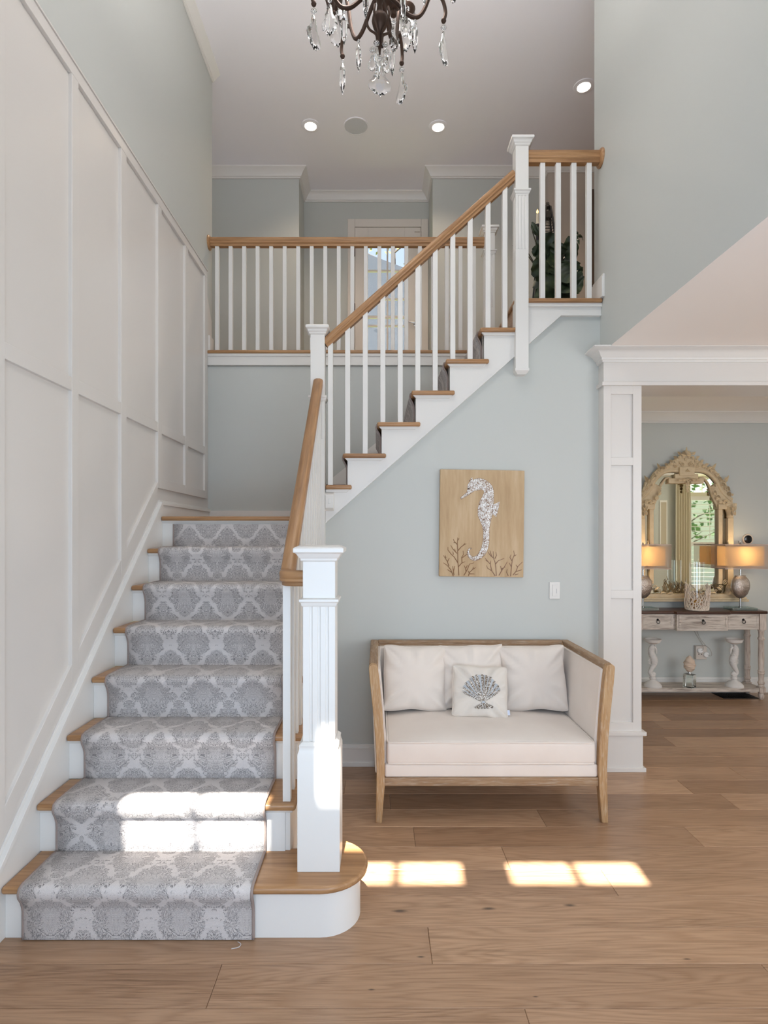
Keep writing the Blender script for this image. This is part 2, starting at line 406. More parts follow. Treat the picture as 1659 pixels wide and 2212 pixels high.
crown([(-1.449, -.25), (-1.449, 4.975)], -1, 'trim_3', .075)
crown([(-3.0, 6.279), (-.867, 6.279), (-.867, 6.719), (.613, 6.719), (.613, 6.279), (1.86, 6.279), (1.86, 6.179), (4.5, 6.179)], -1, 'trim_4', .095)
crown([(1.5, 5.629), (7.4, 5.629)], -1, 'trim_5', .10, LZ)

# wainscot
def wains():
    mb = MB(); xa, xb = -1.451, -1.43
    d0 = lambda Y: 1.90 + .917 * (Y - 3.70)
    Y0 = 1.62; xs = xb - .0008
    st = ((-.25, -.2), (0, .07), (.53, .595), (1.05, 1.12), (1.58, 1.65), (2.11, 2.179), (2.657, 2.716), (3.168, 3.238), (3.70, 3.765), (4.225, 4.288), (4.71, 4.775))
    for (a, b), (c, d) in zip(st, st[1:]):
        mb.box(xa, xs, b, c, 2.226, 2.29)
        if b > 3.6: mb.box(xa, xs, b, c, 1.861, 1.925)
    mb.box(xa, xb, -.25, 4.775, 3.715, 3.775)
    mb.box(xa, -1.424, -.25, 4.776, 3.7755, 3.785)
    for (a, b), (c, d) in zip(st, st[1:]):
        if b > Y0 - .1 and b < 3.6:
            mb.prism([(b, d0(b)), (c, d0(c)), (c, d0(c) - .095), (b, d0(b) - .095)], xa, xs, 'X')
    for a, b in st:
        lo = max(0, d0(a) - .095) if a < 3.6 else 1.861
        lo2 = min(lo + .917 * (b - a), 1.861) if 1.5 < a < 3.6 else lo
        mb.prism([(a, lo), (b, lo2), (b, 3.7145), (a, 3.7145)], xa, xb, 'X')
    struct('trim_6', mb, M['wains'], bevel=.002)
    # flat white backing board behind the grid
    mb = MB().prism([(-.25, 0), (4.775, 0), (4.775, 3.765), (-.25, 3.765)], -1.453, -1.4475, 'X')
    mb.prism([(4.775, 1.7), (4.96, 1.7), (4.96, 3.42), (4.775, 3.68)], -1.453, -1.4485, 'X')
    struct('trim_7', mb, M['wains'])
    # skirt board climbing beside the lower flight, level on the landing
    mb = MB().prism([(2.10, 0), (4.849, 0), (4.849, 1.76), (3.762, 1.76), (2.10, .237)], -1.4475, -1.43, 'X')
    mb.prism([(-.25, 0), (2.10, 0), (2.10, .14), (-.25, .14)], -1.4475, -1.43, 'X')
    mb.prism([(2.10, .225), (3.765, 1.752), (4.849, 1.752), (4.849, 1.774), (3.756, 1.774), (2.10, .255)], -1.4475, -1.421, 'X')
    mb.prism([(2.10, .255), (3.756, 1.774), (4.849, 1.774), (4.849, 1.786), (3.75, 1.786), (2.10, .274)], -1.4475, -1.440, 'X')
    struct('baseboard_left', mb, T, bevel=.0015)
    # baseboard of the landing back wall and sloped skirt of the upper flight
    mb = MB().box(-1.43, -.43, 4.832, 4.85, 1.677, 1.765)
    mb.prism([(-.44, 1.677), (-.44, 1.765), (-.40, 2.03), (.93, 3.10), (.93, 2.95), (-.2, 1.8)], 4.834, 4.85)
    struct('baseboard_landing', mb, T)
wains()
mb = MB().box(-.345, 1.50, YW - .016, YW, 0, .125).box(-.345, 1.50, YW - .022, YW, 0, .028).box(-.345, 1.50, YW - .011, YW, .125, .148)
mb.box(-.345, 1.50, YW - .019, YW, .118, .128)
struct('baseboard_foyer', mb, T, bevel=.002)
mb = MB().box(1.5, 7.4, 5.612, 5.63, 0, .13).box(1.5, 7.4, 5.618, 5.63, .13, .15)
struct('baseboard_dining', mb, T, bevel=.002)
mb = MB().box(1.482, 1.50, 3.74, 3.918, FZ, FZ + .135).box(1.488, 1.50, 3.74, 3.918, FZ + .135, FZ + .15)
mb.box(-1.45, -1.435, 4.86, 4.975, FZ, FZ + .14)
mb.box(-3, -.867, 6.262, 6.28, FZ, FZ + .14).box(.613, 1.86, 6.262, 6.28, FZ, FZ + .14)
struct('baseboard_hall', mb, T, bevel=.002)
# cased opening: panelled pilaster, frieze, cornice
YC = 3.735
def pilaster():
    mb = MB(); x0, x1 = 1.49, 1.741; fr = .02
    zf = lambda y: H + (VY - y) * YC / F
    zs = [(zf(988), zf(851)), (zf(1275), zf(1005)), (zf(1561), zf(1293))]
    mb.box(x0, x1, YC + .014, YW + .20, .0, 2.56)
    xl, xr = 1.54, 1.685
    mb.box(x0, xl, YC, YC + .015, .2, 2.56); mb.box(xr, x1, YC, YC + .015, .2, 2.56)
    edges = [.2] + [z for pr in zs[::-1] for z in pr] + [2.56]
    for a, b in zip(edges[::2], edges[1::2]): mb.box(xl - .001, xr + .001, YC, YC + .015, a, b)
    # base block with little moulding
    mb.box(x0 - .004, x1 + .004, YC - .012, YW + .20, 0, .238)
    mb.box(x0 - .018, x1 + .022, YC - .026, YW + .20, .238, .262)
    mb.box(x0 - .014, x1 + .020, YC - .024, YW + .20, 0, .026)
    # band, frieze and cornice run on to the right
    X1 = 4.42
    mb.box(x0, X1, YC, YW + .20, 2.56, 2.70)
    mb.box(x0 - .014, X1, YC - .016, YW + .20, 2.535, 2.560)
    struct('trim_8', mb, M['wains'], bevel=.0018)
    mb = MB()
    pr = [(0, 2.690), (.012, 2.690), (.012, 2.700), (.020, 2.704), (.020, 2.716), (.030, 2.722), (.040, 2.740), (.062, 2.757), (.088, 2.764), (.094, 2.769), (.094, 2.7745), (0, 2.7745)]
    pr = [(o, 2.69 + (z - 2.69) * 1.0) for o, z in pr]
    rings = []
    for (px, py, nx, ny) in ((x0, YW, -1, 0), (x0, YC, -1, -1), (X1, YC, 0, -1)):
        rings.append([Vector((px + nx * o, py + ny * o, z)) for o, z in pr])
    mb.loft(rings); struct('trim_9', mb, T)
pilaster()

# ------------------------------------------------------------------ hall door
dz = lambda y: H + (VY - y) * 6.70 / F
door = []
mb = MB()
X0, X1 = -.263, .516; gx0, gx1 = -.11, .323; gz0, gz1 = FZ + .25, 5.0
mb.box(X0, gx0, 6.70, 6.74, FZ + .01, 5.196).box(gx1, X1, 6.70, 6.74, FZ + .01, 5.196)
mb.box(gx0, gx1, 6.70, 6.74, FZ + .01, gz0).box(gx0, gx1, 6.70, 6.74, gz1, 5.196)
d1 = struct('door_1', mb, M['doorwhite'], bevel=.003)
mb = MB()
for y in (584, 645, 703, 770): mb.box(gx0, gx1, 6.705, 6.735, dz(y) - .010, dz(y) + .010)
mb.box(gx0, gx1, 6.705, 6.735, dz(684) - .014, dz(684) + .014)
mb.box(.11, .13, 6.706, 6.734, gz0, gz1)
obj('muntin', mb, M['doorwhite'], d1)
mt = N('metal_bronze'); M['bronze'] = mt.p(Base_Color=(.085, .052, .038, 1), Metallic=.8, Roughness=.5)
mt = N('chrome'); M['steel'] = mt.p(Base_Color=(.55, .55, .55, 1), Metallic=1.0, Roughness=.25)
mt = N('black_metal'); M['black'] = mt.p(Base_Color=(.015, .014, .015, 1), Metallic=.3, Roughness=.45)
g = N('window_glass')
tr = g.n('BsdfTransparent'); gl = g.n('BsdfGlossy', {'Roughness': .02}); mx = g.n('MixShader', {0: .06})
g.t.links.new(tr.outputs[0], mx.inputs[1]); g.t.links.new(gl.outputs[0], mx.inputs[2]); g.t.links.new(mx.outputs[0], g.o.inputs[0])
M['pane'] = g.m
obj('pane', MB().box(gx0, gx1, 6.718, 6.722, gz0, gz1), M['pane'], d1)
mb = MB().lathe((.455, 6.70, dz(700)), [(.030, 0), (.030, .006), (.012, .010), (.012, .035)], 16, (0, -1, 0))
mb.tube([(.455, 6.665, dz(700)), (.41, 6.66, dz(699)), (.36, 6.665, dz(697))], [.009, .008, .006])
obj('door_handle', mb, M['steel'], d1)
obj('hinge', MB().box(-.275, -.262, 6.69, 6.70, dz(545) - .05, dz(545) + .05).box(-.275, -.262, 6.69, 6.70, dz(665) - .05, dz(665) + .05), M['bronze'], d1)
obj('latch', MB().box(.44, .50, 6.68, 6.70, dz(500) - .012, dz(500) + .012), M['doorwhite'], d1)
mb = MB().box(-.351, -.266, 6.70, 6.73, FZ, 5.30).box(.519, .604, 6.70, 6.73, FZ, 5.30).box(-.266, .519, 6.70, 6.73, 5.205, 5.30)
mb.box(-.306, -.262, 6.72, 6.86, FZ, 5.23).box(.515, .556, 6.72, 6.86, FZ, 5.23).box(-.29, .54, 6.72, 6.86, 5.198, 5.235)
struct('trim_10', mb, M['doorwhite'], bevel=.004)

# ------------------------------------------------------------------ staircase
stair = thing('staircase', 'white staircase with oak treads climbing to a landing and turning right', 'staircase', (-.9, 2.2, 0))
NY = lambda k: 2.144 + t * (k - 1)          # nosing of lower flight tread k
NX = lambda k: -.2295 + t * (k - 10)        # nosing of upper flight tread k
TH = .029
XR = -.343; XS = -.370
arc = [(-.22 + .181 * cos(a), 2.330 + .181 * sin(a)) for a in [(-90 + i * 10) * pi / 180 for i in range(19)]]
out = [(-1.429, 2.149)] + arc + [(-.345, 2.511), (-.345, 2.43), (-1.429, 2.43)]
obj('tread', MB().prism(out, h - TH, h, 'Z'), M['oak_x'], stair, bevel=.011, seg=4)
arc = [(-.22 + .150 * cos(a), 2.330 + .150 * sin(a)) for a in [(-90 + i * 10) * pi / 180 for i in range(19)]]
obj('riser', MB().prism([(-1.4295, 2.180)] + arc + [(-1.4295, 2.48)], 0, h - TH, 'Z'), T, stair)
for k in range(2, 8):
    y = NY(k)
    obj('tread', MB().box(-1.4295, XR, y, y + .262, k * h - TH, k * h), M['oak_x'], stair, bevel=.011, seg=4)
    mb = MB().box(-1.4295, XS - .0203, y + .03, y + .05, (k - 1) * h, k * h - TH)
    mb.prism([(y + .012, k * h - TH), (y + .03, k * h - TH - .018), (y + .03, k * h - TH)], -1.4295, XS + .012, 'X')
    mb.prism([(XS + .018, k * h - TH), (XS, k * h - TH - .018), (XS, k * h - TH)], y + .03, y + .26, 'Y')
    obj('riser', mb, T, stair)
# landing
y = NY(8)
mb = MB().prism([(-1.4295, y), (-.445, y), (-.445, 3.80), (-.40, 3.80), (-.40, 4.848), (-1.4295, 4.848)], 8 * h - TH, 8 * h, 'Z')
obj('landing', mb, M['oak_x'], stair, bevel=.011, seg=4)
mb = MB().box(-1.4295, XS - .0203, y + .03, y + .05, 7 * h, 8 * h - TH)
mb.prism([(y + .012, 8 * h - TH), (y + .03, 8 * h - TH - .018), (y + .03, 8 * h - TH)], -1.4295, XS, 'X')
obj('riser', mb, T, stair)
# closed side below the lower flight
pts = [(2.44, 0)]
for k in range(2, 9): pts += [(NY(k) + .03, (k - 1) * h - .03), (NY(k) + .03, k * h - TH)]
pts[1] = (2.44, h - .03)
pts += [(3.82, 8 * h - TH), (3.82, 0)]
pts = [(2.41, 0), (2.41, 2 * h - TH)]
for k in range(3, 9): pts += [(NY(k) + .03, (k - 1) * h - TH), (NY(k) + .03, k * h - TH)]
pts += [(3.82, 8 * h - TH), (3.82, 0)]
obj('side_panel', MB().prism(pts, XS - .02, XS, 'X').box(XS, XS + .012, 2.53, 3.80, 0, .12), T, stair)
for k in range(9, 15):
    x = NX(k); a = max(x, -.345) if k == 9 else x
    out = [(x, 3.835), (a, 3.835), (a, 3.765), (x + .288, 3.765), (x + .288, 3.80), (x + .26, 3.80), (x + .26, 4.848), (x, 4.848)]
    if k > 9: out = [(x, 3.765)] + out[3:]
    obj('tread', MB().prism(out, k * h - TH, k * h, 'Z'), M['oak_x'], stair, bevel=.011, seg=4)
    mb = MB().box(x + .03, x + .05, 3.801 if k > 9 else 3.85, 4.83, (k - 1) * h, k * h - TH)
    mb.prism([(a + .004 if k == 9 else x + .012, k * h - TH), (x + .27, k * h - TH), (x + .255, k * h - TH - .018), (a + .004 if k == 9 else x + .03, k * h - TH - .018)], 3.784, 3.80)
    obj('riser', mb, T, stair)
x = NX(15)
obj('riser', MB().box(x + .03, x + .05, 3.83, 4.83, 14 * h, FZ - TH), T, stair)
# outer stringer of the upper flight, running on under the upper floor edge
pts = [(-.347, 1.633), (-.347, 9 * h - TH)]
for k in range(10, 16):
    z1 = k * h - TH if k < 15 else FZ - TH
    pts += [(NX(k) + .03, (k - 1) * h - TH), (NX(k) + .03, z1)]
pts += [(1.499, FZ - TH), (1.499, 3.022), (1.23, 3.022)]
mb = MB().prism(pts, 3.80, 3.822)
mb.prism([(-.347, 1.633), (1.23, 3.022), (1.499, 3.022), (1.499, 3.034), (1.225, 3.034), (-.347, 1.649)], 3.793, 3.80)
mb.prism([(.99, FZ - TH), (1.499, FZ - TH), (1.499, FZ - TH - .022), (.99, FZ - TH - .022)], 3.782, 3.80)
obj('stringer', mb, T, stair)
# wood nosings and white fascia at the upper floor edges
mb = MB().prism([(x, 3.795), (.99, 3.795), (.99, 3.765), (1.499, 3.765), (1.499, 3.84), (x + .06, 3.84), (x + .06, 4.86), (x, 4.86)], FZ - TH, FZ, 'Z')
obj('nosing', mb, M['oak_x'], stair, bevel=.011, seg=4)
obj('nosing', MB().box(-1.4475, .914, 4.815, 4.87, FZ - TH, FZ), M['oak_x'], stair, bevel=.011, seg=4)
mb = MB().box(-1.447, .94, 4.835, 4.86, 3.012, FZ - TH).box(-1.447, .94, 4.824, 4.86, FZ - TH - .02, FZ - TH).box(-1.447, .94, 4.829, 4.86, 3.004, 3.014)
obj('fascia', mb, T, stair)

# ------------------------------------------------------------------ runners
def runner(path, side0, side1, name, label, half=.0045):
    """path: list of (pos Vector along the stair, outward normal); side0/1: lateral vectors"""
    root = thing(name, label, 'carpet runner', path[0][0] + (side0 + side1) / 2)
    mb = MB(); nU = 10; L = 0; rows = []
    for i, (p, n) in enumerate(path):
        if i: L += (p - path[i - 1][0]).length
        rows.append(([mb.bm.verts.new(p + side0.lerp(side1, j / nU) + n * .011) for j in range(nU + 1)], L))
    W = (side1 - side0).length
    for (a, la), (b, lb) in zip(rows, rows[1:]):
        for j in range(nU):
            f = mb.bm.faces.new((a[j], a[j + 1], b[j + 1], b[j]))
            for l, (uu, vv) in zip(f.loops, ((j, la), (j + 1, la), (j + 1, lb), (j, lb))): l[mb.uv].uv = (uu / nU * W + .02, vv + .41)
    # underside close to the stair so that the carpet has thickness
    low = [[mb.bm.verts.new(p + side0.lerp(side1, j) + n * .001) for j in (0, 1)] for p, n in path]
    for i in range(len(path) - 1):
        for q, c in ((0, 0), (1, nU)):
            f = mb.bm.faces.new((low[i][q], low[i + 1][q], rows[i + 1][0][c], rows[i][0][c]))
    obj('pile', mb, M['carpet'], root, sharp=180)
    for sd in (side0, side1):
        obj('binding', MB().tube([p + sd + n * .007 for p, n in path], .0065, 6), M['binding'], root, sharp=180)
    return root
def step_path(n0, n1, nose, zt, first_z, horizontal, last_under=True):
    pts = []
    hv = Vector(horizontal)
    for k in range(n0, n1 + 1):
        q = nose(k); zb = first_z if k == n0 else zt(k - 1); zz = zt(k) - TH
        base = lambda a, z: hv * a + Vector((0, 0, z))
        pts.append((base(q + .03, zb + (.002 if k > n0 else .0)), -hv))
        pts.append((base(q + .03, zb + .02), -hv))
        for f in (.3, .6): pts.append((base(q + .03, zb + (zz - zb) * f), -hv))
        if k == n1 and last_under:
            pts.append((base(q + .03, zz - .022), -hv)); break
        pts.append((base(q + .028, zz - .055), -hv)); pts.append((base(q + .018, zz - .026), (-hv - Vector((0, 0, .4))).normalized()))
        pts.append((base(q + .003, zz - .002), (-hv - Vector((0, 0, .4))).normalized()))
        pts.append((base(q, zz + .012), -hv))
        pts.append((base(q + .004, zt(k) - .004), (-hv + Vector((0, 0, .8))).normalized()))
        pts.append((base(q + .02, zt(k)), Vector((0, 0, 1))))
        pts.append((base(q + .12, zt(k)), Vector((0, 0, 1))))
        pts.append((base(q + t + .016, zt(k)), (Vector((0, 0, 1)) - hv * .8).normalized() * 1.2))
    return pts
pa = step_path(1, 8, NY, lambda k: k * h, 0.004, (0, 1, 0))
runner(pa, Vector((-1.352, 0, 0)), Vector((-.474, 0, 0)), 'stair_runner', 'grey damask carpet runner with taupe binding on the lower flight')
pb = step_path(9, 15, NX, lambda k: k * h if k < 15 else FZ, 8 * h, (1, 0, 0), True)
runner(pb, Vector((0, 3.87, 0)), Vector((0, 4.72, 0)), 'stair_runner', 'grey damask carpet runner seen edge on behind the upper flight balusters')
obj_tuft = MB().tube(catmull([(-.53, 2.155, .002), (-.515, 2.14, .004), (-.52, 2.125, .003), (-.545, 2.118, .002)]), .0016, 5)
tag(obj('loose_thread', obj_tuft, M['carpet']), 'short loose cream thread on the floor at the foot of the runner', 'thread')

# ------------------------------------------------------------------ newels, balusters, rails
def sqring(x, y, hw, z): return [Vector((x - hw, y - hw, z)), Vector((x + hw, y - hw, z)), Vector((x + hw, y + hw, z)), Vector((x - hw, y + hw, z))]
def fluted(x, y, hw, nf, fw, dep):
    pts = []
    for sx, sy, dx, dy in ((-1, -1, 1, 0), (1, -1, 0, 1), (1, 1, -1, 0), (-1, 1, 0, -1)):
        c = Vector((x + sx * hw, y + sy * hw)); d = Vector((dx, dy)); nn = Vector((-dy, dx))
        pts.append(c)
        for i in range(nf):
            m = hw * 2 * (i + 1) / (nf + 1) if nf > 1 else hw
            m = hw + (i - (nf - 1) / 2) * hw * .5
            pts += [c + d * (m - fw / 2), c + d * (m - fw / 4) + nn * dep, c + d * (m + fw / 4) + nn * dep, c + d * (m + fw / 2)]
    return pts
def newel(x, y, z0, z1, hw, parent, collar=None, flute=None, base=None, cap=None, tip=False):
    root = bpy.data.objects.new('newel_post', None); COL.objects.link(root); root.location = (x, y, z0); attach(root, parent)
    cw = cap or hw * 1.72
    top = z1 - .062
    mb = MB()
    segs = []
    if base:
        bw, bz = base
        mb.loft([sqring(x, y, bw, z0), sqring(x, y, bw, bz - .045), sqring(x, y, bw - .004, bz - .034), sqring(x, y, (bw + hw) / 2 + .003, bz - .022), sqring(x, y, (bw + hw) / 2 + .005, bz - .012), sqring(x, y, hw + .003, bz)])
        z0s = bz
    else:
        z0s = z0
    if flute:
        f0, f1 = flute
        if f0 > z0s: mb.loft([sqring(x, y, hw, z0s), sqring(x, y, hw, f0)])
        fp = fluted(x, y, hw, 3, hw * .2, .004)
        mb.loft([[Vector((p.x, p.y, f0)) for p in fp], [Vector((p.x, p.y, f1)) for p in fp]])
        mb.loft([sqring(x, y, hw, f1), sqring(x, y, hw, top)])
    else:
        mb.loft([sqring(x, y, hw, z0s), sqring(x, y, hw, top)])
    if tip:
        mb.loft([sqring(x, y, hw - .014, z0 - .034), sqring(x, y, hw + .004, z0 - .012), sqring(x, y, hw + .004, z0 + .004)])
    obj('shaft', mb, T, root, bevel=.0015)
    a = hw
    mb = MB().loft([sqring(x, y, a + .001, top - .004), sqring(x, y, a + .008, top), sqring(x, y, a + .010, top + .010), sqring(x, y, a + .016, top + .014), sqring(x, y, cw - .012, top + .026), sqring(x, y, cw - .008, top + .030),
                    sqring(x, y, cw, top + .034), sqring(x, y, cw, top + .050), sqring(x, y, cw - .006, top + .054), sqring(x, y, cw - .022, z1 - .001), sqring(x, y, cw - .030, z1)])
    obj('cap', mb, T, root, bevel=.0025)
    if collar:
        c = collar
        mb = MB().loft([sqring(x, y, a + .001, c - .026), sqring(x, y, a + .005, c - .022), sqring(x, y, a + .008, c - .010), sqring(x, y, a + .014, c - .006), sqring(x, y, a + .014, c + .004), sqring(x, y, a + .001, c + .008)])
        obj('collar', mb, T, root, bevel=.001)
    return root
RP = [(-.020, -.030), (.020, -.030), (.022, -.016), (.030, -.010), (.030, -.002), (.027, .002), (.031, .008), (.031, .020), (.026, .028), (.012, .034), (-.012, .034), (-.026, .028), (-.031, .020), (-.031, .008), (-.027, .002), (-.030, -.002), (-.030, -.010), (-.022, -.016)]

# lower flight railing
rl = thing('stair_railing', 'oak handrail on white balusters along the lower flight between two newel posts', 'railing', (-.30, 2.34, h), 'stair railings')
newel(-.2335, 2.336, h, 1.507, .065, rl, collar=1.287, flute=(.72, 1.262), base=(.0845, .72), cap=.100)
newel(-.3955, 3.80, 1.25, 2.947, .047, rl, collar=2.47, flute=(2.19, 2.44), cap=.077)
XB = -.384
rz = lambda Y: 2.545 + .917 * (Y - 3.74)      # centre height of the sloped rail
path = [(-.390, 3.755, rz(3.755))]
path += [(-.389, 2.62, rz(2.62)), (-.388, 2.52, rz(2.52)), (-.386, 2.45, rz(2.45) + .006), (-.383, 2.40, 1.372), (-.376, 2.365, 1.369), (-.362, 2.343, 1.369), (-.340, 2.332, 1.369), (-.297, 2.330, 1.369)]
obj('handrail', MB().sweep(RP, path), M['oak_rail'], rl)
for i in range(12):
    y = 2.417 + .1143 * i
    k = 2 + int((y - .017 - NY(2)) / t)
    zt_ = (1.345 if y < 2.47 else rz(y) - .035)
    obj('baluster', MB().prism([(y - .0165, k * h), (y + .0165, k * h), (y + .0165, zt_ + .015), (y - .0165, zt_ - (.0 if y < 2.47 else .015))], XB - .0165, XB + .0165, 'X'), T, rl, bevel=.0015)
# upper flight railing with its level return to the wall
ru = thing('stair_railing', 'oak handrail rising right on white balusters, ending in a level run at the right wall', 'railing', (.96, 3.80, 2.62), 'stair railings')
newel(.960, 3.80, 2.655, 4.197, .043, ru, collar=3.84, flute=(3.448, 3.805), cap=.074, tip=True)
ux = lambda X: 2.832 + .893 * (X + .348)
obj('handrail', MB().sweep(RP, [(-.350, 3.80, ux(-.350)), (.919, 3.80, ux(.919))]), M['oak_rail'], ru)
for i in range(11):
    px = [713.8, 751, 789, 827, 864.5, 902.5, 940, 978, 1015.5, 1054, 1090.5][i]
    X = (px - VX) * 3.79 / F; k = 9 + int((X - NX(9)) / t)
    zz = ux(X) - .035
    obj('baluster', MB().prism([(X - .0165, k * h), (X + .0165, k * h), (X + .0165, zz + .015), (X - .0165, zz - .015)], 3.7835, 3.8165), T, ru, bevel=.0015)
zr = 4.078
obj('handrail', MB().sweep([(a * 1.05, b * 1.35) for a, b in RP], [(1.002, 3.80, zr), (1.482, 3.80, zr)]), M['oak_rail'], ru)
obj('rosette', MB().lathe((1.5, 3.80, zr), [(.062, 0), (.062, .006), (.056, .014), (.045, .018)], 32, (-1, 0, 0)), M['oak_x'], ru)
for px in (1172, 1206, 1239.5, 1272.5):
    X = (px - VX) * 3.79 / F
    obj('baluster', MB().box(X - .0165, X + .0165, 3.7835, 3.8165, FZ, zr - .038), T, ru, bevel=.0015)
# upper hall guard
rh = thing('stair_railing', 'level oak guard rail on white balusters along the upper hall at the back', 'railing', (.96, 4.88, FZ), 'stair railings')
newel(.960, 4.88, FZ, 4.20, .044, rh, collar=3.985, flute=(3.5, 3.95), cap=.074)
obj('handrail', MB().sweep([(a * 1.05, b * 1.25) for a, b in RP], [(-1.435, 4.88, 4.072), (.917, 4.88, 4.072)]), M['oak_rail'], rh)
obj('rosette', MB().lathe((-1.45, 4.88, 4.072), [(.062, 0), (.062, .006), (.056, .014), (.045, .018)], 32, (1, 0, 0)), M['oak_x'], rh)
for i in range(20):
    X = (469 + 29.2 * i - VX) * 4.87 / F
    obj('baluster', MB().box(X - .0165, X + .0165, 4.8635, 4.8965, FZ, 4.036), T, rh, bevel=.0015)
#PART2

# ------------------------------------------------------------------ settee
fab = N('cream_linen'); c_ = fab.coord('Object', (1, 1, 1))
n_ = fab.n('TexNoise', {'Vector': c_, 'Scale': 500.0, 'Detail': 2.0}); n2_ = fab.n('TexNoise', {'Vector': c_, 'Scale': 6.0, 'Detail': 3.0})
fab.bump(n_.outputs[0], .15, .001)
fab.p(Base_Color=fab.mix(n2_.outputs[0], srgb(222, 211, 201), srgb(234, 225, 216)), Roughness=.9); fab.b.inputs['Sheen Weight'].default_value = .25
M['fabric'] = fab.m
def rbox(mb, x0, x1, y0, y1, z0, z1, r, crown=0, n=14):
    """upholstered block: rounded box with a crowned top"""
    bm = mb.bm; m = Matrix.Translation(((x0 + x1) / 2, (y0 + y1) / 2, (z0 + z1) / 2)) @ Matrix.Diagonal((x1 - x0, y1 - y0, z1 - z0, 1))
    tmp = bmesh.new(); bmesh.ops.create_cube(tmp, size=1, matrix=m)
    bmesh.ops.bevel(tmp, geom=tmp.edges[:], offset=r, segments=4, profile=.5, affect='EDGES')
    me = bpy.data.meshes.new('t'); 
    bmesh.ops.subdivide_edges(tmp, edges=[e for e in tmp.edges if e.calc_length() > .2], cuts=10, use_grid_fill=True)
    for v in tmp.verts:
        if v.co.z > (z0 + z1) / 2:
            u = 2 * (v.co.x - x0) / (x1 - x0) - 1; w_ = 2 * (v.co.y - y0) / (y1 - y0) - 1
            v.co.z += crown * (1 - abs(u) ** 3) * (1 - w_ ** 4)
    tmp.to_mesh(me); tmp.free(); bm.from_mesh(me); bpy.data.meshes.remove(me)
CX = .617
sofa = thing('settee', 'cream upholstered settee with weathered oak frame under the seahorse painting', 'sofa', (CX, 3.43, 0))
dF = 3.05; sc_ = dF / F
outer = [(797, 1440), (796.5, 1445), (799, 1475), (806, 1540), (811, 1600), (813.5, 1660), (813, 1700), (811.5, 1779)]
inner = [(825, 1779), (831, 1700), (831, 1660), (830, 1600), (826, 1540), (820, 1475), (816, 1443), (812, 1437), (803, 1435)]
for sgn in (1, -1):
    pts = [(CX + sgn * ((px - VX) * sc_ - CX), H + (VY - py) * sc_) for px, py in outer + inner]
    pts = [(x, max(z, 0)) for x, z in pts]
    obj('front_leg', MB().prism(pts, 3.05, 3.095), M['sofa_z'], sofa, bevel=.004)
    # back leg, curved the same way but straighter
    bx = lambda a: CX + sgn * a
    pts = [(bx(-.655), .84), (bx(-.655), .5), (bx(-.632), .25), (bx(-.634), 0), (bx(-.602), 0), (bx(-.592), .25), (bx(-.60), .5), (bx(-.605), .84)]
    obj('back_leg', MB().prism(pts, 3.755, 3.80), M['sofa_z'], sofa, bevel=.004)
    a, b = sorted((bx(-.661), bx(-.612)))
    obj('arm_rail', MB().box(a, b, 3.095, 3.80, .815, .853), M['sofa_y'], sofa, bevel=.006)
    # upholstered arm panel, leaning outwards
    ring = lambda y: [Vector((bx(-.628), y, .25)), Vector((bx(-.570), y, .25)), Vector((bx(-.572), y, .45)), Vector((bx(-.590), y, .65)), Vector((bx(-.606), y, .822)), Vector((bx(-.648), y, .822)), Vector((bx(-.640), y, .55))]
    obj('arm_panel', MB().loft([ring(3.096), ring(3.112), ring(3.45), ring(3.76)]), M['fabric'], sofa, bevel=.008, seg=3)
    obj('piping', MB().tube([(bx(-.570), 3.10, .30), (bx(-.572), 3.10, .45), (bx(-.590), 3.10, .65), (bx(-.606), 3.10, .815), (bx(-.604), 3.3, .818), (bx(-.60), 3.70, .818)], .004, 6), M['fabric'], sofa)
obj('back_rail', MB().box(CX - .612, CX + .612, 3.755, 3.805, .812, .853), M['sofa_x'], sofa, bevel=.006)
obj('seat_rail', MB().box(CX - .578, CX + .578, 3.062, 3.10, .194, .240), M['sofa_x'], sofa, bevel=.003)
for q in (-.60, .56): obj('seat_rail', MB().box(CX + q, CX + q + .04, 3.10, 3.76, .194, .240), M['sofa_y'], sofa, bevel=.003)
mb = MB(); rbox(mb, CX - .61, CX + .61, 3.70, 3.762, .26, .822, .012)
obj('back_panel', mb, M['fabric'], sofa)
mb = MB(); rbox(mb, CX - .577, CX + .577, 3.068, 3.70, .238, .31, .012)
obj('seat_base', mb, M['fabric'], sofa)
mb = MB(); rbox(mb, CX - .566, CX + .566, 3.062, 3.70, .308, .430, .020, .026)
cu = obj('seat_cushion', mb, M['fabric'], sofa)
def loop(z, ins=.004):
    a, b, c, d = CX - .566 + ins, CX + .566 - ins, 3.062 + ins, 3.70; pts = []
    def crownz(x, y): 
        u = 2 * (x - CX) / 1.132; w_ = 2 * (y - 3.062) / .638 - 1
        return (.026 * (1 - abs(u) ** 3) * (1 - w_ ** 4)) if z > .37 else 0
    for i in range(9): pts.append((a, d - (d - c - .02) * i / 8))
    pts.append((a + .006, c + .006))
    for i in range(17): pts.append((a + .02 + (b - a - .04) * i / 16, c))
    pts.append((b - .006, c + .006))
    for i in range(9): pts.append((b, c + .02 + (d - c - .02) * i / 8))
    return [(x, y, z + crownz(x, y) * .5 + .0015 * sin(x * 9)) for x, y in pts]
obj('piping', MB().tube(loop(.426), .0045, 6), M['fabric'], cu)
obj('piping', MB().tube(loop(.314), .0045, 6), M['fabric'], cu)

